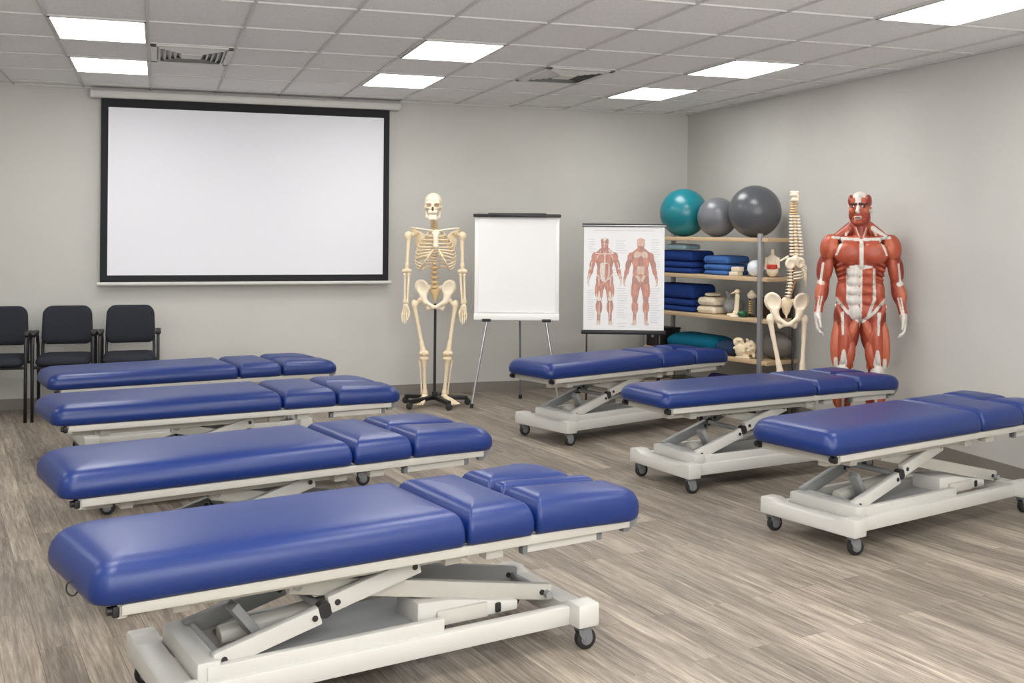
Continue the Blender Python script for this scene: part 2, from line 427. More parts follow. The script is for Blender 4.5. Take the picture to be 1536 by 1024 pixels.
def ceiling_vent(i, j, label):
    cx, cy = GX0+(i+.5)*GDX, GY0+(j+.5)*GDY
    t = thing('ceiling_vent', label, 'ceiling vent', (cx, cy, ZC), 0, 'air vents in the ceiling')
    w, h = GDX-.016, GDY-.012
    MB().box((0, 0, .008), (w-.04, h-.04, .004)).done('backing', M['bolt'], t, 0)
    f = MB()
    for sx in (-1, 1): f.box((sx*(w/2-.02), 0, -.002), (.04, h, .014), bev=.003, seg=1); f.box((0, sx*(h/2-.025), -.002), (w, .05, .014), bev=.003, seg=1)
    f.done('frame', M['case'], t)
    for n in range(5):
        a, b = w/2-.062-n*.034, h/2-.085-n*.048
        m = MB()
        # slanted square ring: outer edge high, inner edge low
        vo = [(-a-.020, -b-.028), (a+.020, -b-.028), (a+.020, b+.028), (-a-.020, b+.028)]; vi = [(-a, -b), (a, -b), (a, b), (-a, b)]
        for dz in (0,):
            O = [m.bm.verts.new((x, y, .004)) for x, y in vo]; I = [m.bm.verts.new((x, y, -.014)) for x, y in vi]
            for q in range(4): m.bm.faces.new((O[q], O[(q+1) % 4], I[(q+1) % 4], I[q]))
        o = m.done('louver', M['case'], t, 0)
    MB().box((0, 0, -.012), (2*(w/2-.062-4*.034)+.01, 2*(h/2-.085-4*.048)+.01, .006)).done('centre_plate', M['case'], t, 0)
ceiling_vent(0, 1, 'square louvred ceiling vent beside the left pair of light panels')
ceiling_vent(5, 1, 'square louvred ceiling vent between the middle and right light panels')

# ------------------------------------------------------------------ projection screen
t = thing('projection_screen', 'large white pull-down projection screen with black border hung on back wall', 'projection screen', (.75, 9.6, 0))
c = MB()
c.prism([(-.045, 2.565), (.08, 2.565), (.08, 2.645), (-.02, 2.645), (-.055, 2.62), (-.055, 2.585)], -1.285, 1.285, 'x', bev=.006)
cs = c.done('case', M['case'], t)
for s in (-1, 1): MB().prism([(-.047, 2.563), (.082, 2.563), (.082, 2.647), (-.02, 2.647), (-.057, 2.622), (-.057, 2.583)], s*1.285-.012, s*1.285+.012, 'x', bev=.004).done('end_cap', M['case'], cs)
MB().box((-.002, 0, 1.80), (2.42, .004, 1.54)).done('border', M['screen_black'], t, 0)
MB().box((0, -.0035, 1.795), (2.31, .004, 1.396)).done('projection_surface', M['screen_white'], t, 0)
MB().cyl((-1.235, 0, 1.025), (1.235, 0, 1.025), .016, seg=14).done('weight_bar', M['case'], t)

# ------------------------------------------------------------------ treatment tables
def bed_caster(parent, u, v, ang):
    f = MB()
    R = Matrix.Translation((u, v, 0)) @ Matrix.Rotation(ang, 4, 'Z')
    f.cyl((0, 0, .074), (0, 0, .09), .026, seg=16)
    f.prism([(-.022, .078), (.026, .078), (.032, .046), (.022, .026), (.004, .026), (-.02, .06)], -.0215, -.0175, 'y')
    f.prism([(-.022, .078), (.026, .078), (.032, .046), (.022, .026), (.004, .026), (-.02, .06)], .0175, .0215, 'y')
    f.box((0, 0, .076), (.046, .042, .006))
    f.cyl((.012, -.0245, .039), (.012, .0245, .039), .010, seg=12)
    f.xf(R); o = f.done('caster', M['hubgrey'], parent)
    w = MB().cyl((.012, -.0155, .039), (.012, .0155, .039), .039, seg=32, bev=.008).xf(R).done('wheel', M['rubber'], o)
    h = MB().cyl((.012, -.0168, .039), (.012, .0168, .039), .022, seg=20).xf(R).done('hub', M['hubgrey'], o)

def make_bed(loc, rz, label, L, s1, s2, W, zb, zt, wedge=False, kl=0, cable=False, du=0, dv=0):
    t = thing('treatment_table', label, 'treatment table', (loc[0], loc[1], 0), rz, 'blue padded height-adjustable treatment tables')
    H = zt-zb
    prof = [(.024, 0), (.008, .006), (.001, .02), (0, .36*H), (.003, .5*H), (.009, .64*H), (.019, .77*H), (.034, .875*H), (.055, .945*H), (.085, .98*H), (.13, 1.0*H), (.19, 1.01*H)]
    prof = [(a, zb+b) for a, b in prof]
    fn0 = lambda x, y, z: (x-kl*y/W*max(0, 1-x/.6), y, z)
    MB().cushion(0, s1-.004, 0, W, prof, (.06, .02, .02, .12), fn0, 7, (1, .72, 1, 1)).done('main_cushion', M['vinyl'], t, 60)
    MB().cushion(s1+.004, s2-.004, 0, W, prof, (.02,)*4, None, 7, (.72, .72, 1, 1)).done('middle_cushion', M['vinyl'], t, 60)
    # leg cushions: rounded outer ends that drop a little
    def fnl(x, y, z):
        q = max(0, (x-s2)/(L-s2)); return (x, y, z-.012*q*q-max(0, z-zb-.02)*.18*q**3)
    pe = [(.022, 0), (.008, .006), (.001, .02), (0, .42*H), (.004, .6*H), (.012, .73*H), (.024, .86*H), (.04, .94*H), (.06, .985*H), (.085, 1.01*H), (.115, 1.02*H)]
    pe = [(a, zb+b) for a, b in pe]
    if wedge:
        MB().cushion(s2+.004, L, 0, W*.44, pe, (.02, .10, .04, .02), fnl, 7, (.72, 1, 1, .75)).done('leg_cushion', M['vinyl'], t, 60)
        MB().cushion(s2+.004, L-.08, W*.60, W, pe, (.02, .04, .11, .02), fnl, 7, (.72, 1, .75, 1)).done('leg_cushion', M['vinyl'], t, 60)
        pw = [(a, zb+b) for a, b in [(.01, 0), (.003, .006), (0, .02), (0, .62*H), (.004, .78*H), (.012, .90*H), (.024, .97*H), (.036, .985*H)]]
        MB().cushion(s2+.010, L-.05, W*.44+.002, W*.60-.002, pw, (.02,)*4, fnl).done('wedge_cushion', M['vinyl'], t, 60)
    else:
        MB().cushion(s2+.004, L, 0, W*.5-.002, pe, (.02, .10, .03, .02), fnl, 7, (.72, 1, 1, .72)).done('leg_cushion', M['vinyl'], t, 60)
        MB().cushion(s2+.004, L-.03, W*.5+.002, W, pe, (.02, .03, .11, .02), fnl, 7, (.72, 1, .72, 1)).done('leg_cushion', M['vinyl'], t, 60)
    # upper frame
    f = MB(); zf = zb-.016
    for v in (.032, W-.032):
        f.box((L*.5+.0, v, zf), (L-.16, .028, .032), bev=.004)
    f.box((.085, W/2, zf-.006), (.028, W-.06, .042), bev=.004)
    for u in (s1, s2, L-.11): f.box((u, W/2, zf), (.04, W-.07, .026), bev=.003)
    f.done('upper_frame', M['offwhite'], t)
    s = MB()
    for v in (W/2-.15, W/2+.15): s.box((.75, v, zb-.052), (1.0, .035, .042), bev=.004)
    s.box((.27, W/2, zb-.056), (.05, .36, .05), bev=.004); s.box((1.18, W/2, zb-.056), (.06, .38, .05), bev=.004)
    s.box((.17, W/2-.12, zb-.054), (.11, .05, .042), bev=.004)
    s.box((s1+.13, .07, zb-.049), (.07, .05, .035), bev=.003)
    s.done('subframe', M['offwhite'], t)
    # brackets of the leg section
    for v in (.06, W-.06):
        b = MB()
        b.box((s2+.14, v, zb-.052), (.30, .026, .03), bev=.003)
        o = b.done('leg_bracket', M['white'], t)
        MB().box((s2+.30, v, zb-.050), (.024, .030, .034), bev=.003).done('bracket_end', M['hubgrey'], o)
        MB().box((s2-.02, v, zb-.056), (.02, .030, .03), bev=.002).done('bracket_end', M['hubgrey'], o)
    for v in (.045, W-.045):
        MB().prism([(L-.10, zb-.004), (L-.02, zb-.004), (L-.075, zb-.05), (L-.10, zb-.05)], v-.014, v+.014, 'y', bev=.002).done('corner_bracket', M['hubgrey'], t)
        MB().cyl((.045, v, zb-.02), (.085, v, zb-.02), .013, seg=14).box((.068, v, zb-.022), (.02, .034, .032), bev=.004).done('end_stop', M['black'], t)
    # base
    u0, u1 = .263-du, 1.682-du; va, vb = W/2-.245+dv, W/2+.245+dv
    b = MB()
    zb0 = .088
    for u, sg in ((u0, 1), (u1, -1)):
        b.prism([(va-.045, zb0), (vb+.045, zb0), (vb+.045, .172), (vb-.025, .176), (vb-.07, .156), (va+.07, .156), (va+.025, .176), (va-.045, .172)], u-.045, u+.045, 'x', bev=.009)
    for v in (va+.035, vb-.035):
        b.box(((u0+u1)/2, v, .122), (u1-u0, .042, .066), bev=.005)
    bo = b.done('base_frame', M['white'], t, 28)
    # tray rails above the base and the cross beam at the head end
    r = MB()
    for v in (va+.055, vb-.055): r.box(((u0+u1)/2-.23, v, .172), (.80, .03, .044), bev=.004)
    r.box((u0+.085, W/2, .178), (.07, .40, .06), bev=.005)
    r.done('base_rail', M['white'], t)
    za, zh = .20, zb-.075
    # scissor arms
    def arm(p0, p1, m, w=.034, h=.058, split=True):
        p0, p1 = Vector(p0), Vector(p1); y = Vector((0, 1, 0)); off = Vector((0, 0, .010))
        for qa, qb, of in (((0, .49, -off), (.53, 1, off)) if split else ((0, 1, off*0),)):
            a = MB().bar(p0.lerp(p1, qa)+of, p0.lerp(p1, qb)+of, w, h, .006).done('lift_arm', m, t)
            for q in (qa+.04, qb-.03):
                p = p0.lerp(p1, q)+of; MB().cyl(p-y*(w/2+.003), p+y*(w/2+.003), .010, seg=12).done('pivot_bolt', M['bolt'], a)
        if split:
            p = p0.lerp(p1, .51); MB().cyl(p-y*.016, p+y*.016, .026, seg=16).done('arm_joint', M['bolt'], t)
    for v, sg in ((va+.085, 1), (vb-.085, -1)):
        m0 = M['white'] if sg == 1 else M['greymetal']
        arm((u0+.11, v, za), (u0+.80, v, zh), m0)
        arm((u1-.06, v+sg*.045, za-.02), (u0+.36, v+sg*.045, zh), M['offwhite'] if sg == 1 else M['greymetal'], split=False)
    for u, z in ((u0+.13, za), (u0+.78, zh), (u1-.08, za-.02), (u0+.38, zh), (u0+.46, (za+zh)/2)):
        MB().cyl((u, va+.09, z), (u, vb-.09, z), .014, seg=14).done('cross_shaft', M['greymetal'], t)
    a = MB().cyl((u0+.18, W/2+.02, .20), (u0+.62, W/2+.02, .245), .030, seg=18, bev=.006).cyl((u0+.60, W/2+.02, .243), (u0+.86, W/2+.02, .27), .019, seg=16)
    a.done('actuator', M['offwhite'], t)
    MB().box((u0+.24, W/2-.06, .26), (.16, .05, .03), rot=(0, .9, .2), bev=.003).done('linkage_plate', M['greymetal'], t)
    MB().box((u0+.55, W/2, .168), (.70, .30, .012), bev=.002).done('base_tray', M['greymetal'], t)
    # motor box with sloped lid
    mb = MB().prism([(u0+.80, .155), (u0+1.20, .155), (u0+1.20, .19), (u0+1.13, .20), (u0+.93, .238), (u0+.80, .245)], va+.085, va+.25, 'y', bev=.008).done('motor_box', M['white'], t)
    MB().box((u0+.97, va+.083, .182), (.20, .02, .052), bev=.006).done('motor_cover', M['offwhite'], mb)
    MB().box((u0+1.115, va+.0835, .178), (.022, .012, .034), bev=.005).done('cable_slot', M['black'], mb)
    MB().cyl((u0+.88, va+.075, .158), (u0+.88, va+.21, .158), .024, seg=16).done('motor', M['black'], t)
    for u, v, an in ((u0, va, -.35), (u0, vb, -.2), (u1, va, -.15), (u1, vb, .3)): bed_caster(t, u, v, an)
    if cable:
        pts = [(-.018+.016*math.cos(x), .20+.012*math.sin(x), zb+.012+.018*math.sin(x)) for x in np.linspace(0, 2*PI, 20)]
        MB().tube(pts, .0025, 8).done('cable', M['black'], t)
    return t

make_bed((-.163, 3.177), .247, 'blue treatment table nearest the camera, with narrow wedge between its leg cushions', 1.957, 1.184, 1.458, .575, .446, .571, True, .05, True)
make_bed((-.341, 4.352), .272, 'blue treatment table second from the front in the left row', 1.95, 1.199, 1.492, .58, .473, .586)
make_bed((-.505, 5.949), .197, 'blue treatment table third from the front in the left row', 1.943, 1.201, 1.522, .57, .479, .588, kl=.05)
make_bed((-.645, 7.268), .235, 'blue treatment table furthest back in the left row, before the chairs', 1.937, 1.205, 1.509, .565, .479, .582)
make_bed((2.897, 4.211), .289, 'blue treatment table at right edge, cut off by the photo', 1.949, 1.183, 1.57, .545, .483, .597, du=.045, dv=.025)
make_bed((2.705, 5.537), .2, 'blue treatment table in front of the red muscle figure', 1.961, 1.187, 1.545, .50, .497, .595, du=.045, dv=.025)
make_bed((2.543, 6.976), .372, 'blue treatment table in front of the anatomy chart and shelves', 1.951, 1.139, 1.513, .515, .477, .586, du=.045, dv=.025)

# ------------------------------------------------------------------ chairs
def make_chair(x, label):
    t = thing('armchair', label, 'chair', (x, 9.24, 0), 0, 'charcoal visitor chairs along the back wall')
    # front is -y
    prof = [(.02, .43), (.004, .44), (0, .455), (.006, .475), (.03, .49), (.07, .497)]
    MB().cushion(-.20, .20, -.25, .20, prof, (.07, .07, .04, .04)).done('seat', M['fabric'], t, 60)
    b = MB()
    def bf(x, y, z):   # cushion lies flat (x, z-up thickness); stand it up with a soft curve
        zz = .565+y; w = 1-.10*(y/.30)**2 if y > 0 else 1
        return (x*(.93+.0*y)*(1.0+(.05 if y < .15 else 0)*(1-y/.15)), .225-z+.05*(y)+.04*(x/.2)**2*-1+.03, zz - (.028*(1-(x/.2)**2) if y < .02 else 0))
    pb = [(.012, 0), (0, .012), (0, .03), (.012, .045), (.04, .052)]
    b.cushion(-.20, .20, 0, .295, pb, (.05, .05, .075, .075), bf).done('backrest', M['fabric'], t, 60)
    for s in (-1, 1):
        MB().tube([(s*.185, .22, .42), (s*.185, .235, .52), (s*.18, .25, .62)], .012, 10).done('back_post', M['darksteel'], t)
        MB().tube([(s*.216, -.215, 0), (s*.216, -.215, .30), (s*.216, -.215, .58), (s*.216, -.205, .63), (s*.216, -.17, .652), (s*.216, .05, .652), (s*.216, .13, .635), (s*.216, .19, .55), (s*.216, .235, .3), (s*.216, .26, 0)], .0125, 10).done('leg_frame', M['darksteel'], t, 180)
        MB().cushion(-.0215, .0215, -.13, .13, [(.008, 0), (0, .008), (0, .018), (.006, .027)], (.021,)*4, lambda x, y, z, s=s: (s*.216+x, -.07+y, .655+z)).done('armrest', M['black'], t, 60)
    MB().tube([(-.216, -.19, .415), (.216, -.19, .415)], .011, 8).tube([(-.216, .2, .415), (.216, .2, .415)], .011, 8).box((0, 0, .425), (.36, .36, .012)).done('seat_support', M['darksteel'], t)
make_chair(-.215, 'charcoal armchair nearest the projection screen, rightmost of the three')
make_chair(-.695, 'charcoal armchair in the middle of the three by the wall')
make_chair(-1.175, 'charcoal armchair at the left edge, partly cut off')

# ------------------------------------------------------------------ skeletons
CB = [lin(236, 222, 196), lin(158, 132, 100), lin(206, 176, 130), lin(84, 66, 50)]
def bone(name, prims, parent, vox=.004, mat='bone'):
    return link(name, sdf_mesh(name, prims, vox), M[mat], parent, 180)
def skull_parts(t, x, y, z, mat='attr_bone'):
    """z is the crown"""
    P = [ell((x, y+.012, z-.078), (.076, .092, .080), col=0), ell((x, y-.035, z-.065), (.062, .05, .055), col=0),
         ell((x, y-.05, z-.135), (.046, .04, .05), col=0), cap((x-.062, y-.03, z-.118), (x-.03, y-.078, z-.128), .011, .012), cap((x+.062, y-.03, z-.118), (x+.03, y-.078, z-.128), .011, .012),
         cap((x-.05, y-.07, z-.088), (x+.05, y-.07, z-.088), .011), cap((x, y-.082, z-.09), (x, y-.092, z-.118), .008, .008),
         cap((x-.066, y, z-.12), (x-.063, y+.01, z-.15), .014, .010), cap((x+.066, y, z-.12), (x+.063, y+.01, z-.15), .014, .010),
         cap((x-.026, y-.075, z-.165), (x+.026, y-.075, z-.165), .014)]
    S = []
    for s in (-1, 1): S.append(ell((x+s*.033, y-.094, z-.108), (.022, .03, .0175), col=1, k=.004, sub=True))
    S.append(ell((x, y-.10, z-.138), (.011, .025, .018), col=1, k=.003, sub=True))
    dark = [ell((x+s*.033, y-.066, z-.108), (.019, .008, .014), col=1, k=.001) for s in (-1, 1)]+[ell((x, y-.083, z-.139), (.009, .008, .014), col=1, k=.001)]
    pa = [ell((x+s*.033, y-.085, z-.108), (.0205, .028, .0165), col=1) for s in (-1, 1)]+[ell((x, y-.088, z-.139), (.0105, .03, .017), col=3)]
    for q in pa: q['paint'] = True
    me = sdf_mesh('skull', P+S+dark+pa, .003, CB); link('skull', me, M[mat], t, 180)
    J = [cap((x-.056, y-.0, z-.16), (x-.05, y-.02, z-.205), .011, .012), cap((x+.056, y-.0, z-.16), (x+.05, y-.02, z-.205), .011, .012),
         cap((x-.05, y-.02, z-.205), (x-.022, y-.068, z-.222), .013, .015), cap((x+.05, y-.02, z-.205), (x+.022, y-.068, z-.222), .013, .015),
         cap((x-.022, y-.068, z-.218), (x+.022, y-.068, z-.218), .017), cap((x-.024, y-.07, z-.195), (x+.024, y-.07, z-.195), .012)]
    bone('jaw', J, t, .0035, 'bone_pale')

def pelvis_prims(x, y, z, w=.16):
    """z is the height of the iliac crest; w half-width"""
    P = []
    for s in (-1, 1):
        P.append(ell((x+s*w*.70, y+.012, z-.062), (.064, .022, .072), (.15, s*.42, s*.35), k=.012))
        P.append(cap((x+s*w*.68, y+.01, z-.09), (x+s*w*.60, y-.005, z-.15), .030, .022, k=.03))
        P.append(ell((x+s*w*.69, y-.020, z-.056), (.050, .026, .060), (.15, s*.42, s*.35), k=.008, sub=True))
        P.append(cap((x+s*w*.62, y+.0, z-.14), (x+s*w*.50, y-.01, z-.185), .026, .024, k=.02))
        P.append(cap((x+s*w*.50, y-.015, z-.18), (x+s*.012, y-.045, z-.222), .016, .015, k=.015))
        P.append(cap((x+s*w*.50, y+.01, z-.185), (x+s*w*.36, y+.0, z-.245), .017, .014, k=.015))
        P.append(cap((x+s*w*.36, y+.0, z-.245), (x+s*.015, y-.045, z-.228), .012, .012, k=.012))
        P.append(cap((x+s*w*.35, y+.045, z-.06), (x+s*.03, y+.06, z-.07), .02, .02, k=.02))
    return P
def sacrum_prims(x, y, z):
    return [ell((x, y+.05, z-.085), (.045, .022, .05)), ell((x, y+.055, z-.125), (.030, .018, .045)), cap((x, y+.055, z-.16), (x, y+.04, z-.19), .012, .006)]
def vertebra_prims(r=.02, proc=.035, h=.011):
    return [ell((0, 0, 0), (r, r*.85, h*1.05), k=.003), cap((-r*1.0, r*.7, 0), (-proc, r*1.0, .002), .007, .005), cap((r*1.0, r*.7, 0), (proc, r*1.0, .002), .007, .005),
            cap((0, r*.8, 0), (0, r*2.0, -.012), .008, .005), ell((0, r*.9, 0), (r*.9, r*.35, h*.9), k=.004)]
VM = {}
def vertebra(kind, parent, pos, tilt=0, mat='bone', sc=1):
    if kind not in VM:
        r, pr, h = {'neck': (.018, .030, .007), 'chest': (.018, .036, .010), 'lumbar': (.031, .043, .0165)}[kind]
        VM[kind] = sdf_mesh('vertebra_'+kind, vertebra_prims(r, pr, h), .0032)
    me = VM[kind] if mat == 'bone' else VM.setdefault(kind+mat, VM[kind].copy())
    if not me.materials: me.materials.append(M[mat])
    o = link('vertebra', me, M[mat], parent, 180); o.location = pos; o.rotation_euler = (tilt, 0, 0); o.scale = (sc,)*3
    return o
def femur(parent, head, troch, knee, s, mat='bone', vox=.0042):
    h, tr, k = Vector(head), Vector(troch), Vector(knee)
    up = (tr-k).normalized()
    P = [ell(h, (.024,)*3), cap(h, tr+Vector((s*-.01, 0, -.012)), .015, .019, k=.015), ell(tr, (.022, .024, .03)), cap(tr-up*.02, tr.lerp(k, .35), .022, .0155, k=.02), cap(tr.lerp(k, .3), tr.lerp(k, .78), .0155, .017, k=.01),
         cap(tr.lerp(k, .78), tr.lerp(k, .95), .017, .028, k=.02), ell(k+Vector((-.022, 0, .012)), (.022, .03, .022), k=.012), ell(k+Vector((.022, 0, .012)), (.022, .03, .022), k=.012)]
    return bone('femur', P, parent, vox, mat)

def hand_bones(parent, wrist, s, mat='bone'):
    w = Vector(wrist)
    P = [ell(w+Vector((0, 0, -.018)), (.024, .016, .020)), ell(w+Vector((0, -.002, -.042)), (.026, .012, .022))]
    for q, (dx, l) in enumerate(((-.024, .15), (-.009, .168), (.006, .16), (.020, .135))):
        a = w+Vector((dx*.8, 0, -.04)); b = w+Vector((dx*1.25, -.006, -.085)); c = w+Vector((dx*1.2, -.018, -.085-(l-.085)*.55)); d = w+Vector((dx*1.0, -.032, -l))
        P += [cap(a, b, .0062, .0068, k=.003), cap(b, c, .0068, .0056, k=.003), cap(c, d, .0058, .004, k=.003), ell(b, (.0085,)*3, k=.003), ell(c, (.0072,)*3, k=.003)]
    tx = -s
    P += [cap(w+Vector((tx*.02, -.008, -.03)), w+Vector((tx*.036, -.02, -.07)), .007, .007, k=.003), cap(w+Vector((tx*.036, -.02, -.07)), w+Vector((tx*.034, -.03, -.105)), .0066, .0045, k=.003)]
    return bone('hand', P, parent, .003, mat)

SK = (2.24, 9.0)
t = thing('anatomical_skeleton', 'full-size cream human skeleton hanging on a black wheeled stand', 'skeleton', (SK[0], SK[1], 0), math.radians(-17))
skull_parts(t, -.02, -.01, 1.812)
sp = MB().tube([(-.018, .02, 1.60), (-.012, .045, 1.52), (-.01, .075, 1.42), (-.008, .085, 1.30), (-.008, .06, 1.18), (-.008, .04, 1.06), (-.008, .045, .98)], .010, 10).done('spine', M['bone_brown'], t, 180)
for q in range(7): vertebra('neck', sp, (-.017+.001*q, .02+.005*q, 1.592-.017*q), .1, 'bone_dark')
for q in range(12): vertebra('chest', sp, (-.01, .055+.03*math.sin((q+1)/12*PI), 1.468-.0235*q), .05)
for q in range(5): vertebra('lumbar', sp, (-.008, .055-.004*q, 1.172-.041*q), 0, 'bone_dark')
# sternum and ribs
bone('sternum', [ell((.008, -.092, 1.475), (.036, .010, .026)), cap((.008, -.098, 1.45), (.010, -.112, 1.36), .018, .022), ell((.008, -.098, 1.41), (.021, .008, .06)), cap((.010, -.112, 1.35), (.010, -.11, 1.32), .010, .005)], t, .0035, 'bone_pale')
RW = [.075, .108, .130, .146, .157, .165, .170, .172, .170, .162, .148, .120]
for q in range(12):
    zb_ = 1.478-.0265*q; w = RW[q]; dr = .05+.055*min(q, 7)/7
    for s in (-1, 1):
        pts = []; end = 172 if q < 7 else (150-8*(q-7) if q < 10 else (95 if q == 10 else 75))
        for a in np.linspace(8, end, 18):
            r = math.radians(a); fr = a/172
            dep = .088+.02*min(q, 6)/6
            x = .002+s*w*math.sin(r)**.85; y = -.005+dep*math.cos(r); z = zb_+.012*math.sin(r*2 if r < PI/2 else 0)-dr*fr**1.2
            if a > 120 and q < 7: z += (a-120)/52*(dr*.35+.012*max(0, q-3))
            pts.append((x, y, z))
        rr = [.0078]*len(pts); m = MB().tube(pts, rr, 8, .8)
        if 7 <= q < 10:
            e = Vector(pts[-1]); m.tube([e, e.lerp(Vector((.01+s*.03, -.11, 1.33)), .5)+Vector((s*.012, -.01, -.02)), Vector((.01+s*.022, -.112, 1.335-.004*(q-7)))], .0068, 8)
        m.done('rib', M['bone'], t, 180)
for s in (-1, 1):
    MB().tube([(.008+s*.02, -.09, 1.488), (s*.08, -.085, 1.50), (s*.14, -.055, 1.508), (s*.205, -.005, 1.512)], [.010, .008, .008, .011], 10).done('clavicle', M['bone_pale'], t, 180)
    bone('scapula', [ell((s*.135, .075, 1.40), (.05, .008, .085), (.15, s*.1, s*.25)), cap((s*.10, .09, 1.455), (s*.205, .02, 1.50), .008, .012), cap((s*.17, .05, 1.46), (s*.195, .01, 1.462), .012, .018)], t, .004)
    ex, wx = (-.240 if s < 0 else .232), (-.246 if s < 0 else .246)
    sh = Vector((s*.228, 0, 1.455)); el = Vector((ex, .0, 1.135)); wr = Vector((wx, -.02, .862))
    bone('humerus', [ell(sh, (.031, .03, .031)), ell(sh+Vector((s*.012, -.004, -.01)), (.024, .026, .03)), cap(sh+Vector((0, 0, -.02)), sh.lerp(el, .35), .02, .0145, k=.015), cap(sh.lerp(el, .3), sh.lerp(el, .8), .0145, .0145), cap(sh.lerp(el, .8), el+Vector((0, 0, .022)), .0145, .02, k=.02),
                     cap(el+Vector((-.027, 0, .012)), el+Vector((.027, 0, .012)), .0165, k=.012)], t)
    bone('ulna', [ell(el+Vector((-s*.016, .008, -.012)), (.016, .018, .022)), cap(el+Vector((-s*.016, .005, -.02)), wr+Vector((-s*.014, 0, .03)), .012, .008), ell(wr+Vector((-s*.013, 0, .018)), (.011, .011, .012))], t, .0035)
    bone('radius', [ell(el+Vector((s*.017, -.004, -.018)), (.013, .013, .012)), cap(el+Vector((s*.017, -.004, -.02)), wr+Vector((s*.008, 0, .05)), .008, .0105), ell(wr+Vector((s*.007, 0, .025)), (.019, .013, .024), k=.015)], t, .0035)
    hand_bones(t, wr+Vector((0, 0, .006)), s)
    hd = Vector((s*.115, 0, .905)); tr = Vector((s*.178, .005, .872)); kn = Vector((-.088 if s < 0 else .116, -.01, .435))
    if s < 0: hd.x -= .005
    femur(t, hd, tr, kn, s)
    bone('patella', [ell(kn+Vector((0, -.036, .015)), (.018, .009, .02))], t, .0035)
    an = Vector((-.078 if s < 0 else .088, .0, .112))
    bone('tibia', [ell(kn+Vector((-s*.018, 0, -.03)), (.026, .026, .018)), ell(kn+Vector((s*.016, 0, -.03)), (.024, .026, .018)), cap(kn+Vector((0, 0, -.035)), kn.lerp(an, .3), .028, .0165, k=.015), cap(kn.lerp(an, .28), kn.lerp(an, .82), .0165, .0135), cap(kn.lerp(an, .82), an, .0135, .024, k=.015)], t)
    MB().tube([kn+Vector((s*.036, .012, -.045)), kn.lerp(an, .4)+Vector((s*.034, .012, 0)), an+Vector((s*.03, .01, .02)), an+Vector((s*.028, .008, -.012))], [.010, .0065, .0068, .011], 10).done('fibula', M['bone'], t, 180)
    fd = Vector((s*.30, -.95, 0)).normalized() if s < 0 else Vector((.62, -.78, 0)).normalized(); sd = Vector((-fd.y, fd.x, 0))
    A = an+Vector((0, 0, -.03))
    P = [ell(A+Vector((0, .0, .005)), (.028, .032, .022)), ell(A-fd*.045+Vector((0, 0, -.022)), (.024, .026, .024)), ell(A+fd*.04+Vector((0, 0, -.014)), (.03, .03, .02))]
    for q in range(5):
        o_ = (q-2)*.0145; P += [cap(A+fd*.05+sd*o_*.8+Vector((0, 0, -.012)), A+fd*.125+sd*o_*1.25+Vector((0, 0, -.036)), .0085, .0085, k=.004), cap(A+fd*.13+sd*o_*1.3+Vector((0, 0, -.04)), A+fd*(.178-.006*abs(q-1.5))+sd*o_*1.4+Vector((0, 0, -.046)), .0075, .006, k=.003)]
    bone('foot', P, t, .0038)
PZ = 1.068
pv = pelvis_prims(.003, .0, PZ, .165)
bone('pelvis', pv, t, .004, 'bone_pale'); bone('sacrum', sacrum_prims(.0, 0, PZ), t, .004, 'bone_dark')
st = MB().cyl((.003, .015, .07), (.003, .015, .87), .0115, seg=14).cyl((.003, .015, .05), (.003, .015, .12), .024, seg=16).done('stand_pole', M['darksteel'], t)
bs = MB()
ends = []
for q in range(5):
    a = math.radians(18+72*q-8); e = Vector((.003+.285*math.cos(a), .015+.285*math.sin(a), .062)); ends.append(e)
    bs.bar((.003, .015, .072), e, .042, .034, .006)
bs = bs.done('stand_base', M['black'], t)
for e in ends:
    MB().cyl(e+Vector((0, -.016, -.034)), e+Vector((0, .016, -.034)), .028, seg=20, bev=.006).cyl(e+Vector((0, 0, -.03)), e, .009, seg=10).done('caster', M['rubber'], bs)

# spine, pelvis and thigh bones on a slim stand
t = thing('spine_model', 'cream spine and pelvis model with thigh bones hanging beside the shelves', 'spine model', (4.43, 6.98, 0), math.radians(-24))
sp = MB().tube([(.02, .03, 1.79), (.025, .03, 1.6), (.03, .03, 1.45), (.045, .03, 1.3), (.04, .03, 1.15), (-.0, .03, 1.02)], .009, 10).done('spine', M['bone_brown'], t, 180)
bone('skull_base', [ell((.025, .01, 1.78), (.034, .022, .018)), ell((.03, .015, 1.745), (.03, .02, .018)), cap((.0, 0, 1.80), (.05, 0, 1.80), .009), cap((.05, 0, 1.77), (.05, 0, 1.74), .008)], t, .0035, 'bone_pale')
for q in range(6): vertebra('neck', sp, (.026, .02, 1.735-.019*q), 0, 'bone_dark', .95)
for q in range(13):
    z = 1.622-.0235*q; vertebra('chest', sp, (.026+.0016*q, .02, z), 0, 'bone_pale', .92+.022*q)
# transverse plates that stand out on both sides
for q in range(13):
    z = 1.622-.0235*q; w = .026+.0009*q
    for s in (-1, 1): sb = MB().cushion(-.0135-.0003*q, .0135+.0003*q, -.008, .008, [(.004, -.007), (0, -.003), (0, .003), (.004, .007)], (.007,)*4, lambda x, y, zz, s=s, z=z, w=w, q=q: (.026+.0016*q+s*w+x, .005+y, z+zz), 4).done('transverse_process', M['bone_pale'], sp, 60)
P = [ell((.0, .0, 1.275), (.04, .016, .045), (0, .3, 0)), ell((.07, .0, 1.28), (.036, .016, .042), (0, -.3, 0)), ell((.035, 0, 1.305), (.03, .02, .03)), ell((.0, -.016, 1.272), (.022, .012, .028), sub=True, k=.006), ell((.075, -.016, 1.275), (.018, .012, .024), sub=True, k=.006),
     cap((-.02, 0, 1.325), (-.075, -.01, 1.292), .008, .0065)]
bone('shoulder_blade', P, t, .0035, 'bone_pale')
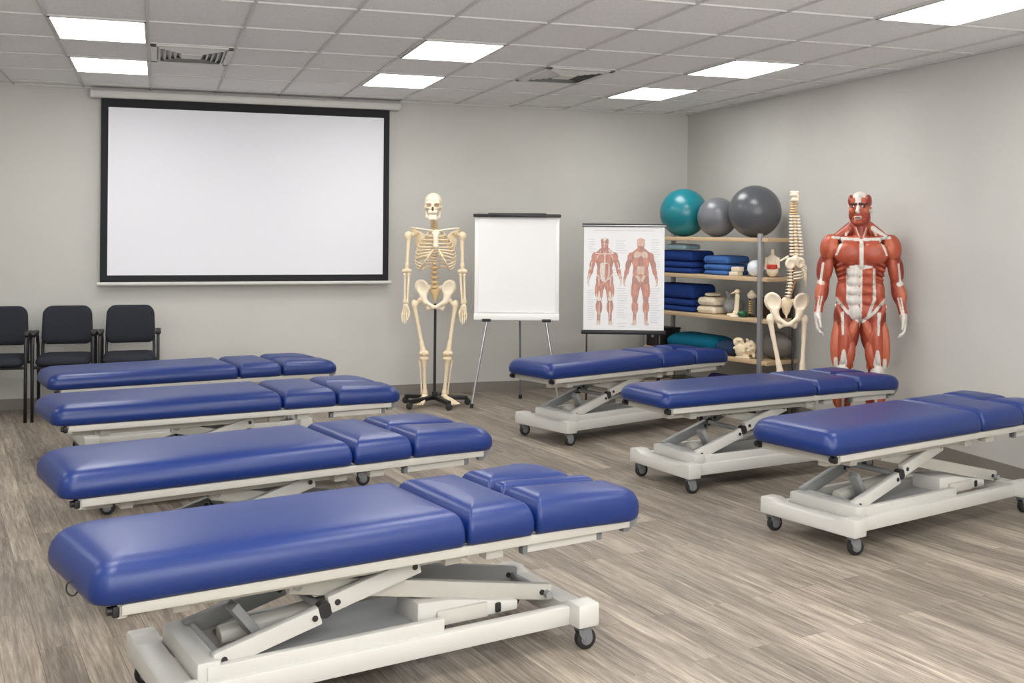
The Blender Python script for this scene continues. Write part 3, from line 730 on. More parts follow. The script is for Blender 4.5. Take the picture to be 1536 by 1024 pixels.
for q in range(6):
    MB().tube([(.085, 0, 1.275-.018*q), (.11, -.01, 1.255-.022*q), (.118-.002*q, -.025, 1.215-.022*q)], .0055, 8).done('rib', M['bone_pale'], t, 180)
for q in range(3): MB().tube([(.02, -.01, 1.205-.022*q), (.06, -.02, 1.21-.022*q), (.09, -.01, 1.22-.022*q)], .006, 8).done('rib', M['bone_pale'], t, 180)
for q in range(9): vertebra('lumbar', sp, (.006-.004*max(0, q-4), .02, 1.22-.0235*q), 0, 'bone_pale', .58)
bone('pelvis', pelvis_prims(-.02, 0, 1.052, .148), t, .004, 'bone_pale'); bone('sacrum', sacrum_prims(-.02, 0, 1.06), t, .004, 'bone')
for s in (-1, 1):
    hd = Vector((-.02+s*.098, 0, .895)); tr = Vector((-.02+s*.128, .004, .868)); kn = Vector((-.062 if s < 0 else .088, -.005, .44))
    femur(t, hd, tr, kn, s, 'bone_pale')
po = MB().tube([(.03, .075, .03), (.03, .075, 1.3), (.03, .06, 1.6), (.026, .035, 1.70)], .008, 10).done('stand_pole', M['darksteel'], t)
MB().lathe([(.15, .0), (.155, .01), (.14, .022), (.03, .03)], (.03, .075, 0), 28).done('stand_base', M['black'], t)

# ------------------------------------------------------------------ muscle figure
MC = [lin(172, 80, 56), lin(140, 55, 42), lin(214, 208, 200), lin(186, 98, 68), lin(116, 44, 36), lin(60, 30, 28), lin(204, 180, 164)]
R_, D_, W_, O_, K_, B_, PK = range(7)
def muscle_prims(abd=0.0, head=-.25, sheath=True):
    P = []
    A = P.append
    def b(p, v):
        p['paint'] = True; p['flat'] = True; p['ymax'] = -.005
        if p['t'] == 'c': p['r0'] *= .62; p['r1'] *= .62
        return p
    A(ell((0, .005, 1.18), (.124, .088, .27), col=R_, k=.03)); A(ell((0, .015, 1.32), (.165, .108, .17), col=D_, k=.03)); A(ell((0, .015, .99), (.155, .10, .115), col=R_, k=.03))
    A(b(cap((0, -.105, 1.45), (0, -.115, 1.29), .020, .022, W_, .008), 0)); A(b(ell((0, 0, 1.268), (.078, .04, .013), col=W_), 0)); A(cap((0, -.088, 1.43), (0, -.088, 1.28), .02, .022, R_, .015))
    A(b(cap((0, -.115, 1.27), (0, -.105, .90), .012, .010, W_, .006), 0))
    A(cap((-.11, -.045, 1.455), (.11, -.045, 1.455), .026, .026, R_, .02)); A(cap((0, .012, 1.45), (0, .005, 1.61), .064, .056, K_, .02))
    A(cap((0, -.03, 1.50), (0, -.035, 1.58), .036, .034, D_, .01))
    for s in (-1, 1):
        A(ell((s*.088, -.075, 1.362), (.096, .048, .076), (0, s*.12, s*.12), R_, .012)); A(ell((s*.10, -.082, 1.40), (.07, .03, .03), (0, s*.25, 0), O_, .02))
        for q, z in enumerate((1.228, 1.166, 1.102, 1.034)):
            A(ell((s*.046, -.070, z), (.050, .034, .036), col=(W_ if s < 0 and sheath else R_), k=.012))
        A(ell((s*.036, -.064, .962), (.042, .032, .060), col=(W_ if s < 0 and sheath else R_), k=.01))
        A(b(cap((s*.086, -.10, 1.25), (s*.088, -.095, 1.04), .016, .018, W_, .006), .002)); A(b(cap((s*.088, -.095, 1.04), (s*.05, -.10, .93), .018, .016, W_, .006), .002))
        A(ell((s*.118, -.02, 1.09), (.045, .072, .10), col=R_, k=.015)); A(ell((s*.130, -.015, 1.04), (.036, .066, .05), col=O_, k=.015))
        for q in range(5): A(ell((s*(.138-.004*q), -.058+.004*q, 1.285-.033*q), (.032, .034, .0155), (0, s*.5, 0), R_ if q % 2 else D_, .005))
        A(ell((s*.132, .035, 1.29), (.046, .065, .15), (0, s*.16, 0), D_, .02))
        A(b(cap((s*.165, -.06, 1.045), (s*.09, -.10, .955), .018, .017, W_, .006), .003)); A(b(cap((s*.09, -.10, .955), (s*.004, -.095, .885), .017, .018, W_, .006), .003))
        A(cap((s*.03, .03, 1.56), (s*.175, .015, 1.452), .046, .034, (D_ if s < 0 else R_), .015))
        A(b(cap((s*.085, -.02, 1.535), (s*.165, -.03, 1.487), .030, .020, W_ if s > 0 else R_, .01), 0))
        A(b(cap((s*.02, -.085, 1.458), (s*.11, -.078, 1.462), .017, .016, W_, .006), .002)); A(b(cap((s*.11, -.075, 1.462), (s*.19, -.04, 1.472), .015, .014, W_, .006), .002))
        A(cap((s*.055, .01, 1.61), (s*.016, -.06, 1.475), .0145, .0115, R_, .006)); A(b(cap((s*.035, -.048, 1.54), (s*.012, -.067, 1.47), .006, .006, PK, .004), .002))
        A(cap((s*.065, .012, 1.57), (s*.10, -.03, 1.485), .012, .010, PK, .006))
        # arm: shoulder, elbow, wrist
        S = Vector((s*.205, .0, 1.405)); E = Vector((s*.246, .02, 1.145)); Wr = Vector((s*.282, -.035, .945))
        if abd:
            rot = Matrix.Rotation(-s*abd, 3, 'Y'); E = S+rot @ (E-S); Wr = S+rot @ (Wr-S)
        A(ell(S+Vector((s*.008, -.002, .0)), (.058, .070, .090), (0, s*-.20, 0), R_, .02)); A(ell(S+Vector((s*-.008, -.036, -.005)), (.045, .036, .075), (0, s*-.15, 0), O_, .016))
        A(b(cap(S+Vector((s*-.08, -.088, .05)), S+Vector((s*-.038, -.08, -.055)), .016, .010, W_, .004), .002))
        A(cap(S, E, .050, .036, D_, .02))
        bi = S.lerp(E, .60); ax = (E-S).normalized(); q = ax.to_track_quat('Z', 'Y').to_euler()
        A(ell(bi+Vector((s*-.012, -.026, 0)), (.036, .036, .095), q, R_, .008)); A(ell(bi+Vector((s*.022, .016, .01)), (.034, .042, .10), q, D_, .008))
        A(b(cap(S.lerp(E, .45)+Vector((s*.028, -.045, 0)), E+Vector((s*.022, -.045, .0)), .012, .014, W_, .004), .003))
        A(ell(E+Vector((s*.012, -.012, .0)), (.030, .034, .026), col=W_ if s > 0 else PK, k=.012))
        A(cap(E, Wr, .040, .025, R_, .015)); f = (Wr-E).normalized().to_track_quat('Z', 'Y').to_euler()
        A(ell(E.lerp(Wr, .28)+Vector((s*.020, -.016, 0)), (.027, .030, .075), f, O_, .008)); A(ell(E.lerp(Wr, .30)+Vector((s*-.018, -.004, 0)), (.028, .032, .075), f, D_, .008))
        A(ell(E.lerp(Wr, .35)+Vector((s*.0, -.03, 0)), (.016, .014, .08), f, R_, .004))
        for dx in (-.014, .006): A(b(cap(E.lerp(Wr, .45)+Vector((dx, -.044, 0)), Wr+Vector((dx*.6, -.03, 0)), .008, .010, W_, .003), .003))
        # hand
        hd = (Wr-E).normalized(); hd = (hd+Vector((0, -.12, -.6))).normalized(); sd = Vector((0, -1, 0)); sd = (sd-hd*sd.dot(hd)).normalized(); nn = sd.cross(hd)*s
        # sd: thumb side (forward), hd: down the hand, nn: away from the palm
        A(cap(Wr-hd*.01, Wr+hd*.03, .024, .026, W_, .015)); A(ell(Wr+hd*.058, (.017, .040, .045), Matrix((nn, sd, hd)).transposed().to_euler(), W_, .012))
        inn = Vector((-s, 0, 0)); inn = (inn-hd*inn.dot(hd)).normalized()
        for q_, (o, l) in enumerate(((.028, .078), (.010, .088), (-.009, .082), (-.027, .064))):
            a0 = Wr+hd*.088+sd*o; a1 = a0+(hd*.93+inn*.25+sd*o*2).normalized()*l*.45; a2 = a1+(hd*.75+inn*.65).normalized()*l*.33; a3 = a2+(hd*.4+inn*.9).normalized()*l*.26
            A(cap(a0, a1, .0105, .0095, W_, .003)); A(cap(a1, a2, .0095, .0085, W_, .003)); A(cap(a2, a3, .0085, .0068, W_, .003))
        a0 = Wr+hd*.028+sd*.026; a1 = a0+(hd*.65+sd*.7+inn*.25).normalized()*.042; a2 = a1+(hd*.95+sd*.2+inn*.2).normalized()*.034; a3 = a2+(hd*.95+inn*.3).normalized()*.026
        A(cap(a0, a1, .0145, .0115, W_, .008)); A(cap(a1, a2, .0112, .0098, W_, .003)); A(cap(a2, a3, .0098, .0075, W_, .003))
        # leg
        Hp = Vector((s*.092, .01, .93)); Kn = Vector((s*.112, -.012, .525)); An = Vector((s*.118, .025, .085))
        A(cap(Hp, Kn, .084, .052, D_, .02)); A(ell((s*.095, .075, .93), (.075, .07, .09), col=D_, k=.02))
        q = (Kn-Hp).normalized().to_track_quat('Z', 'Y').to_euler()
        A(ell((s*.112, -.062, .76), (.042, .034, .17), q, R_, .007)); A(ell((s*.155, -.028, .73), (.036, .052, .17), q, O_, .007)); A(ell((s*.070, -.05, .655), (.038, .038, .10), (0, s*-.15, 0), R_, .007))
        A(ell((s*.045, -.01, .80), (.042, .06, .12), (0, s*-.08, 0), D_, .01)); A(ell((s*.055, -.052, .82), (.030, .028, .10), (0, s*-.35, 0), O_, .006))
        A(cap((s*.158, -.065, .995), (s*.075, -.075, .80), .017, .015, R_, .006)); A(cap((s*.075, -.075, .80), (s*.055, -.03, .57), .015, .013, O_, .006))
        A(b(cap((s*.122, -.094, .945), (s*.118, -.10, .80), .019, .010, W_, .004), .004)); A(b(cap((s*.172, -.045, 1.03), (s*.192, -.02, .86), .018, .012, W_, .004), .002))
        A(b(cap((s*.112, -.085, .685), (s*.112, -.07, .60), .018, .042, W_, .01), .004)); A(ell(Kn+Vector((0, -.036, .02)), (.040, .030, .055), col=W_, k=.01)); A(b(cap(Kn+Vector((s*.05, -.02, .10)), Kn+Vector((s*.05, -.02, 0)), .02, .022, W_, .006), .002))
        A(cap(Kn, An, .050, .030, D_, .015)); A(ell((s*.085, .045, .37), (.042, .045, .12), col=R_, k=.008)); A(ell((s*.145, .04, .38), (.038, .045, .11), col=R_, k=.008)); A(ell((s*.130, -.018, .34), (.026, .030, .13), col=O_, k=.006))
        A(b(cap((s*.108, -.05, .46), (s*.112, -.028, .12), .016, .014, W_, .005), .003))
        A(cap((s*.118, .05, .035), (s*.132, -.11, .028), .034, .030, PK, .02)); A(ell((s*.138, -.145, .022), (.044, .038, .02), col=W_, k=.015)); A(cap(An, (s*.12, .02, .04), .032, .036, PK, .02))
    # head, turned by `head`
    Hd = []
    def h(p): Hd.append(p)
    h(ell((0, .012, 1.702), (.074, .094, .092), col=W_, k=.02)); h(ell((0, -.035, 1.625), (.052, .052, .066), col=R_, k=.02)); h(ell((0, -.045, 1.68), (.058, .05, .06), col=R_, k=.02))
    h(ell((0, -.078, 1.578), (.026, .020, .018), col=R_, k=.012)); h(cap((-.05, -.02, 1.60), (-.02, -.07, 1.572), .016, .014, D_, .01)); h(cap((.05, -.02, 1.60), (.02, -.07, 1.572), .016, .014, D_, .01))
    h(cap((0, -.09, 1.69), (0, -.118, 1.652), .009, .0125, W_, .006)); h(ell((0, -.108, 1.646), (.018, .012, .009), col=W_, k=.005))
    h(cap((-.02, -.098, 1.612), (.02, -.098, 1.612), .0075, .0075, PK, .004)); h(cap((-.016, -.096, 1.602), (.016, -.096, 1.602), .008, .008, PK, .004)); h(cap((-.018, -.105, 1.607), (.018, -.105, 1.607), .0028, .0028, B_, .001))
    h(ell((0, -.075, 1.725), (.024, .020, .045), col=W_, k=.01))
    for s in (-1, 1):
        h(ell((s*.058, -.022, 1.728), (.022, .052, .042), col=D_, k=.01)); h(ell((s*.034, -.077, 1.722), (.020, .014, .026), col=R_, k=.008))
        h(cap((s*.012, -.094, 1.703), (s*.052, -.072, 1.706), .008, .007, B_, .005))
        h(ell((s*.031, -.099, 1.688), (.017, .016, .010), col=B_, k=.006, sub=True)); h(ell((s*.031, -.080, 1.687), (.015, .012, .011), col=B_, k=.003)); h(ell((s*.031, -.0855, 1.687), (.008, .008, .007), col=W_, k=.001))
        h(ell((s*.048, -.062, 1.655), (.020, .022, .022), col=O_, k=.008)); h(ell((s*.055, -.03, 1.625), (.018, .03, .035), col=D_, k=.008)); h(cap((s*.058, -.055, 1.672), (s*.072, .0, 1.678), .007, .006, R_, .004))
        h(ell((s*.078, .012, 1.672), (.010, .020, .032), (0, s*.15, s*-.3), W_, .004)); h(ell((s*.084, .006, 1.674), (.006, .010, .016), col=B_, k=.003, sub=True))
        h(b(cap((s*.018, -.10, 1.645), (s*.045, -.082, 1.61), .008, .008, D_, .003), .001))
    for k in range(0): pass
    Rz = np.array(Matrix.Rotation(head, 3, 'Z')); c = np.array((0, .01, 0))
    for p in Hd:
        p['a'] = Rz@(p['a']-c)+c
        if p['t'] == 'c': p['b'] = Rz@(p['b']-c)+c
        else: p['R'] = Rz@p['R']
        P.append(p)
    return P
me = sdf_mesh('muscle_figure', muscle_prims(), .0046, MC)
o = link('muscle_figure', me, M['attr'], None, 180); o.location = (4.665, 6.47, 0); o.rotation_euler = (0, 0, math.radians(-18-13))
tag(o, 'life-size red and white standing muscle anatomy figure with bald head', 'anatomy figure')

# ------------------------------------------------------------------ flip chart easel
A18 = math.radians(-19)
t = thing('flip_chart_easel', 'white flip chart easel with blank paper pad on silver tripod legs', 'flip chart', (2.90, 8.78, 0), A18)
lean = .07
def fz(x, y, z): return (x, y+(z-.74)*lean, z)
bd = MB().box((0, .012, 1.17), (.72, .012, .88), bev=.003).done('board', M['board'], t); bd.rotation_euler = (0, 0, 0)
MB().cushion(-.33, .33, .80, 1.60, [(.003, -.0), (0, .003), (0, .010), (.004, .012)], (.004,)*4, lambda x, y, z: (x, .004-z, y), 3).done('paper_pad', M['paper'], t, 0)
for k in range(3): pass
MB().box((0, -.012, 1.625), (.745, .034, .028), bev=.006).done('clamp_bar', M['black'], t)
MB().box((0, -.022, 1.628), (.50, .034, .036), bev=.008).done('clamp_grip', M['darksteel'], t)
MB().box((0, -.014, .765), (.725, .03, .055), bev=.004).done('pen_ledge', M['board'], t)
for s, x in ((-1, -.285), (1, .225)):
    cl = MB().box((s*.255, -.008, .735), (.075, .05, .026), bev=.004).done('leg_clamp', M['black'], t)
    lg = MB().tube([(s*.25, -.005, .735), (s*.37, -.09, .02)], .0105, 12).done('leg', M['steel'], t)
    MB().cyl((s*.367, -.088, .035), (s*.372, -.092, .0), .015, seg=12).done('rubber_foot', M['rubber'], lg)
lg = MB().tube([(.02, .03, 1.2), (.03, .24, .60), (.035, .45, .02)], .009, 12).done('leg', M['hubgrey'], t)
MB().cyl((.035, .448, .035), (.0352, .455, 0), .015, seg=12).done('rubber_foot', M['rubber'], lg)

# ------------------------------------------------------------------ anatomy chart on a stand
t = thing('anatomy_chart', 'white anatomy poster with front and back muscle figures, black rails', 'anatomy chart', (3.68, 8.30, 0), math.radians(-19))
Z0, Z1, CW = .665, 1.55, .668
sh = MB().box((0, 0, (Z0+Z1)/2), (CW, .004, Z1-Z0)).done('sheet', M['paper'], t, 0)
MB().box((0, -.002, Z1), (CW+.03, .022, .026), bev=.005).done('top_rail', M['black'], t)
MB().box((0, -.0135, Z1-.004), (CW+.026, .006, .009), bev=.002).done('rail_trim', M['steel'], t)
MB().box((0, -.002, Z0-.004), (CW+.034, .024, .036), bev=.005).done('bottom_rail', M['black'], t)
pm = [dict(p) for p in muscle_prims(.10, -.12)]
def lighten(m, f):
    a = m.color_attributes['Col']; d = np.zeros(len(a.data)*4, np.float32); a.data.foreach_get('color', d); d = d.reshape(-1, 4); d[:, :3] = d[:, :3]*(1-f)+np.array(lin(236, 214, 202)[:3])*f; a.data.foreach_set('color', d.ravel())
m1 = sdf_mesh('front_figure', pm, .009, MC); lighten(m1, .32)
# the back view: the same outline seen from behind
BK = [MC[0], MC[1], lin(206, 160, 142), MC[3], MC[1], MC[5], MC[6]]
pb_ = [p for p in muscle_prims(.10, 0, False)]
for p in pb_:
    pass
pb_ += [cap((0, .10, 1.50), (0, .085, 1.02), .012, .012, W_, .004)]
for s in (-1, 1):
    pb_ += [ell((s*.07, .075, 1.43), (.075, .04, .085), (0, s*.3, 0), PK, .006), ell((s*.10, .085, 1.30), (.065, .04, .11), (0, s*-.25, 0), O_, .006), ell((s*.04, .085, 1.12), (.035, .03, .10), col=PK, k=.006),
            ell((s*.07, .09, .95), (.07, .05, .075), col=PK, k=.008), ell((s*.075, .07, .72), (.03, .03, .16), col=R_, k=.004), ell((s*.125, .07, .72), (.03, .03, .16), col=O_, k=.004), cap((s*.10, .075, .30), (s*.112, .06, .10), .012, .010, W_, .004)]
m2 = sdf_mesh('back_figure', pb_, .009, BK); lighten(m2, .34)
SC = .405
for nm, m, x, rz in (('printed_figure', m1, -.160, 0), ('printed_figure', m2, .138, PI)):
    m.transform(Matrix.Translation((x, -.0028, Z0+.055)) @ Matrix.Diagonal((SC, SC*.006, SC, 1)) @ Matrix.Rotation(rz, 4, 'Z'))
    link(nm, m, M['print'], sh, 180)
tx = MB(); random.seed(9)
for (xa, xb, za, zb2, n) in ((-.295, -.235, Z1-.12, Z1-.22, 6), (-.30, -.235, Z0+.34, Z0+.10, 14), (-.07, .03, Z1-.13, Z1-.23, 6), (-.055, .035, Z0+.36, Z0+.12, 13), (.225, .30, Z1-.12, Z1-.36, 13), (.22, .30, Z0+.36, Z0+.08, 15), (-.09, -.03, Z1-.32, Z1-.42, 5), (-.05, .05, Z0+.07, Z0+.045, 2)):
    for k in range(n):
        z = za+(zb2-za)*k/max(1, n-1); x1 = xb-random.random()*(xb-xa)*.4
        tx.box(((xa+x1)/2, -.0023, z), (x1-xa, .0006, .0045))
tx.box((0, -.0023, Z1-.045), (.5, .0006, .004))
tx.done('printed_text', M['text'], sh, 0)
for x, y in ((-.305, -.012), (.30, .02)):
    MB().bar((x, .014, Z0+.10), (x, .03, 0.0), .022, .014, .003).done('leg', M['darksteel'], t)
MB().bar((.27, .012, Z1-.05), (.31, .20, 0.0), .022, .014, .003).done('leg', M['darksteel'], t)
MB().box((-.03, .013, Z0+.06), (.60, .01, .02)).done('cross_brace', M['darksteel'], t)

# ------------------------------------------------------------------ shelving unit and what stands on it
TH = math.radians(17.6)
SP = (4.555, 7.62)
SL, SD = 1.40, .38
# local frame: x runs from the near post towards the far end, y runs into the unit (towards the right wall)
ux = Vector((-math.sin(TH), math.cos(TH), 0)); uy = Vector((math.cos(TH), math.sin(TH), 0))
# local (x, y) -> a rotation by rz with y flipped is avoided by letting local x = depth into unit, local y = along the unit
RZ = math.atan2(uy.y, uy.x)
unit = thing('shelving_unit', 'open shelving unit with beech shelves and grey metal posts in the corner', 'shelves', (SP[0], SP[1], 0), RZ)
LV = [1.456, 1.140, .808, .476, .15]
for z in LV:
    MB().box((SD/2, SL/2-.03, z-.016), (SD, SL+.10, .032), bev=.003).done('shelf', M['wood'], unit)
for x in (.0, SD):
    for y in (-.005, SL-.03):
        MB().box((x, y, .745), (.036, .036, 1.49), bev=.006).done('post', M['post'], unit)
M4 = Matrix.Translation((SP[0], SP[1], 0)) @ Matrix.Rotation(RZ, 4, 'Z')
def on(y, x, lv): return M4 @ Vector((x, y, LV[lv]+.0015))

def ball(name, y, x, lv, r, mat, label):
    p = on(y, x, lv)
    o = MB().sph((0, 0, 0), r, 48).done(name, mat, None, 180); o.location = (p.x, p.y, p.z+r)
    return o, p
for nm, y, r, m, lab in (('exercise_ball', .225, .215, 'ball_dark', 'large dark grey exercise ball, rightmost on top of the shelves'),
                         ('exercise_ball', .645, .170, 'ball_grey', 'mid grey exercise ball, smallest of three on top of the shelves'),
                         ('exercise_ball', 1.05, .212, 'ball_teal', 'teal exercise ball on the far end of the top shelf')):
    o, p = ball(nm, y, .19, 0, r, M[m], lab); tag(o, lab, 'exercise ball', 'exercise balls on the top shelf')
    MB().cyl((-r*.45, -r*.88, r*.1), (-r*.46, -r*.905, r*.1), .009, seg=12).done('valve_plug', M[m], o)

def folded(name, y0, y1, x0, x1, z0, h, lv, mat, label, cat, group, rot=0):
    """a folded cloth: two soft leaves joined by a rounded fold along the front"""
    p = on((y0+y1)/2, (x0+x1)/2, lv); ly, lx = (y1-y0)/2, (x1-x0)/2
    o = thing(name, label, cat, (p.x, p.y, p.z+z0), RZ+rot, group)
    hh = h/2
    def wob(x, y, z): return (x+.004*math.sin(9*y+z*40), y+.004*math.sin(11*x+z*30), z+.003*math.sin(14*x+1)*math.sin(17*y)*min(1, z/(h*.5)))
    e = min(h*.5, .035)
    pr = [(e*.75, 0), (e*.3, h*.05), (e*.05, h*.2), (0, h*.42), (e*.06, h*.6), (e*.25, h*.8), (e*.6, h*.94), (e*1.1, h*.99)]
    MB().cushion(-lx, lx, -ly, ly, [(a, b*.97) for a, b in pr], (.03,)*4, wob, 5).done('cloth', mat, o, 180)
    MB().cushion(-lx-.002, -lx+.012, -ly+.012, ly-.012, [(0, h*.40), (0, h*.43), (.001, h*.45)], (.004,)*4, None, 3).done('fold_edge', mat, o, 0)
    return o
def stack(y0, y1, x0, x1, lv, hs, mats, labs, cat, group, name):
    z = .001
    for h, m, l in zip(hs, mats, labs):
        folded(name, y0+random.uniform(-.004, .004), y1+random.uniform(-.006, .006), x0+random.uniform(-.004, .004), x1, z, h, lv, M[m], l, cat, group); z += h+.001
# second shelf
stack(.80, 1.33, .04, .34, 1, (.048, .056, .092), ('t_navy',)*3, ('navy folded blanket, lowest of the stack on the second shelf', 'navy folded blanket in the middle of the second shelf stack', 'navy folded blanket under the pale towel on the second shelf'), 'blanket', 'navy blankets on the second shelf', 'folded_blanket')
folded('folded_towel', .93, 1.18,   .08, .30, .203, .05, 1, M['t_grey'], 'pale grey-blue folded towel lying on top of the navy blankets', 'towel', 'towels on the shelves')
stack(.40, .68, .05, .34, 1, (.04, .05, .072), ('t_blue',)*3, ('mid blue folded towel at the bottom of the stack', 'mid blue folded towel in the middle of the stack', 'mid blue folded towel on top of the stack'), 'towel', 'towels on the shelves', 'folded_towel')
# small white boxes
for q, (y, x, z, sy, sz, lab) in enumerate(((.30, .05, 0, .09, .035, 'small cream foam block under another beside the blue towels'), (.285, .055, .036, .08, .04, 'small cream foam block on top of another beside the white ball'))):
    p = on(y, x, 1); o = MB().box((0, 0, sz/2), (.07, sy, sz), bev=.006).done('foam_block', M['t_cream'], None); o.location = (p.x, p.y, p.z+z); o.rotation_euler = (0, 0, RZ); tag(o, lab, 'block', 'foam blocks on the second shelf')
o, p = ball('therapy_ball', .13, .10, 1, .068, M['ball_white'], ''); tag(o, 'white ball on the second shelf partly behind the grey post', 'ball')
MB().cyl((-.03, -.058, .01), (-.031, -.061, .01), .004, seg=10).done('valve_plug', M['hubgrey'], o)
# small torso model with red band (near the right end)
p = on(.0, .15, 1); t = thing('torso_model', 'small cream torso model with a red band on the second shelf', 'anatomy model', (p.x, p.y, p.z), RZ-PI/2+.3)
link('body', sdf_mesh('body', [ell((0, 0, .052), (.05, .034, .05)), ell((0, 0, .13), (.05, .032, .05)), cap((-.05, 0, .15), (-.055, -.01, .07), .012, .01), cap((.05, 0, .15), (.058, -.01, .08), .012, .01), cap((0, 0, .16), (0, 0, .215), .014, .012), cap((0, 0, .05), (0, 0, .12), .036)], .0035), M['bone_pale'], t, 180)
MB().lathe([(.043, .066), (.046, .07), (.046, .098), (.043, .102)], (0, 0, 0), 24).done('waist_band', M['redband'], t)
# third shelf
stack(.79, 1.33, .04, .34, 2, (.05, .062, .125), ('t_navy',)*3, ('navy folded blanket, lowest of the stack on the third shelf', 'navy folded blanket in the middle of the third shelf stack', 'thick navy folded blanket on top of the third shelf stack'), 'blanket', 'navy blankets on the third shelf', 'folded_blanket')
stack(.53, .745, .04, .28, 2, (.068, .072), ('t_cream',)*2, ('cream towel lying under another on the third shelf', 'cream towel lying on top of another on the third shelf'), 'towel', 'towels on the shelves', 'folded_towel')
folded('elastic_bandage', .60, .69, .07, .22, .148, .025, 2, M['t_cream'], 'small cream cloth roll on top of the cream towels', 'bandage', None)
p = on(.42, .16, 2); t = thing('plastic_bag', 'crumpled clear plastic bag of grey cloth on the third shelf', 'plastic bag', (p.x, p.y, p.z), RZ)
link('bag', sdf_mesh('bag', [ell((0, 0, .075), (.09, .085, .075)), cap((0, .03, .12), (-.02, .06, .185), .02, .012), cap((0, -.02, .12), (.01, -.05, .16), .02, .01)], .006), M['clear'], t, 180)
link('contents', sdf_mesh('contents', [ell((.0, .01, .055), (.075, .065, .05)), ell((.02, -.02, .08), (.05, .045, .04))], .006), M['t_bag'], t, 180)
# small spine models
p = on(.305, .06, 2); t = thing('foot_joint_model', 'small cream leg joint model standing on the third shelf', 'anatomy model', (p.x, p.y, p.z), RZ-PI/2)
link('bones', sdf_mesh('bones', [cap((0, 0, .03), (.012, 0, .19), .017, .014), ell((.014, 0, .205), (.026, .018, .02)), cap((.02, .0, .03), (.03, 0, .17), .009, .008), ell((.0, 0, .03), (.026, .024, .02)), cap((0, -.01, .015), (-.05, -.04, .012), .014, .01), cap((.01, -.02, .2), (-.03, -.025, .185), .008, .006)], .0035), M['bone'], t, 180)
MB().lathe([(.05, 0), (.05, .006), (.02, .01)], (0, 0, 0), 20).done('plinth', M['board'], t)
p = on(.215, .13, 2); t = thing('small_spine_model', 'small cream lower spine model with a pale bone on top, third shelf', 'anatomy model', (p.x, p.y, p.z), RZ-PI/2)
sp = MB().cyl((0, 0, 0), (0, 0, .20), .007, seg=10).lathe([(.04, 0), (.04, .006), (.02, .01)], (0, 0, 0), 20).done('rod', M['darksteel'], t)
for q in range(6): vertebra('lumbar', sp, (0, 0, .03+.019*q), 0, 'bone_dark', .5)
link('pelvic_bone', sdf_mesh('pelvic_bone', [ell((.02, 0, .175), (.045, .03, .032)), ell((.02, 0, .20), (.02, .02, .02))], .004), M['bone_pale'], t, 180)
o, p = ball('massage_ball', .215, .04, 2, .033, M['ball_green'], ''); tag(o, 'small dark green massage ball on the third shelf', 'ball')
o.scale = (1.25, 1.25, .8); o.location.z = LV[2]+.028
p = on(.045, .22, 2); t = thing('storage_basket', 'dark brown fabric storage basket behind the grey post, third shelf', 'basket', (p.x, p.y, p.z), RZ)
MB().cushion(-.13, .13, -.095, .095, [(.012, 0), (.004, .006), (0, .15), (.002, .16), (.012, .16), (.014, .03)], (.03,)*4).done('shell', M['t_brown'], t, 60)
MB().tube([(-.132, -.04, .11), (-.145, -.02, .135), (-.145, .02, .135), (-.132, .04, .11)], .006, 8).done('handle', M['t_brown'], t, 180)
# fourth shelf
p = on(.83, .19, 3); o = MB().cushion(-.17, .17, -.31, .31, [(.07, .0), (.02, .02), (0, .06), (.01, .1), (.05, .13), (.10, .142)], (.10,)*4, lambda x, y, z: (x, y, z+.006*math.sin(9*y)*math.sin(8*x))).done('bolster_cushion', M['t_teal'], None, 180, 1)
o.location = (p.x, p.y, p.z); o.rotation_euler = (0, 0, RZ); tag(o, 'long teal bolster cushion lying on the fourth shelf', 'cushion')
p = on(.415, .15, 3); o = MB().cushion(-.13, .13, -.115, .115, [(.05, .0), (.012, .015), (0, .05), (.01, .085), (.04, .112), (.07, .12)], (.06,)*4).done('seat_cushion', M['t_dnavy'], None, 180, 1)
o.location = (p.x, p.y, p.z); o.rotation_euler = (0, 0, RZ); tag(o, 'dark navy round-edged cushion beside the bone model, fourth shelf', 'cushion')
p = on(.20, .05, 3); t = thing('pelvis_model', 'knobbly cream pelvis bone model on the fourth shelf', 'anatomy model', (p.x, p.y, p.z), RZ-PI/2+.4)
PP = [ell((-.03, 0, .07), (.05, .04, .07)), ell((-.05, 0, .13), (.045, .035, .035)), ell((.05, .0, .09), (.05, .04, .06)), cap((.07, 0, .06), (.085, -.01, .02), .018, .014), cap((-.03, 0, .02), (.03, -.01, .02), .016), ell((.03, -.03, .055), (.022, .03, .03), sub=True), ell((-.02, -.04, .12), (.015, .02, .014), sub=True), ell((.07, -.04, .10), (.013, .02, .013), sub=True)]
random.seed(3)
for q in range(14): PP.append(ell((random.uniform(-.08, .06), random.uniform(-.04, -.01), random.uniform(.05, .16)), (.012, .012, .012), k=.006))
lo_ = link('bones', sdf_mesh('bones', PP, .0038), M['bone'], t, 180)
MB().box((-.005, 0, .006), (.12, .06, .012), bev=.004).done('plinth', M['bone_pale'], t)
p = on(.02, .235, 3); o = link('drawstring_bag', sdf_mesh('drawstring_bag', [ell((0, 0, .10), (.12, .13, .10)), ell((.02, .02, .16), (.08, .09, .06))], .007), M['t_bag'], None, 180)
o.location = (p.x, p.y, p.z); o.rotation_euler = (0, 0, RZ); tag(o, 'grey soft cloth bag at the right end of the fourth shelf', 'bag')
p = on(1.265, .16, 3); t = thing('storage_box', 'black storage box at the far left end of the fourth shelf', 'box', (p.x, p.y, p.z), RZ)
MB().box((0, 0, .075), (.26, .17, .15), bev=.008).done('body', M['black'], t); MB().box((0, 0, .155), (.27, .18, .016), bev=.006).done('lid', M['black'], t)
MB().box((-.131, .0, .09), (.004, .028, .020), bev=.002).done('clasp', M['steel'], t)
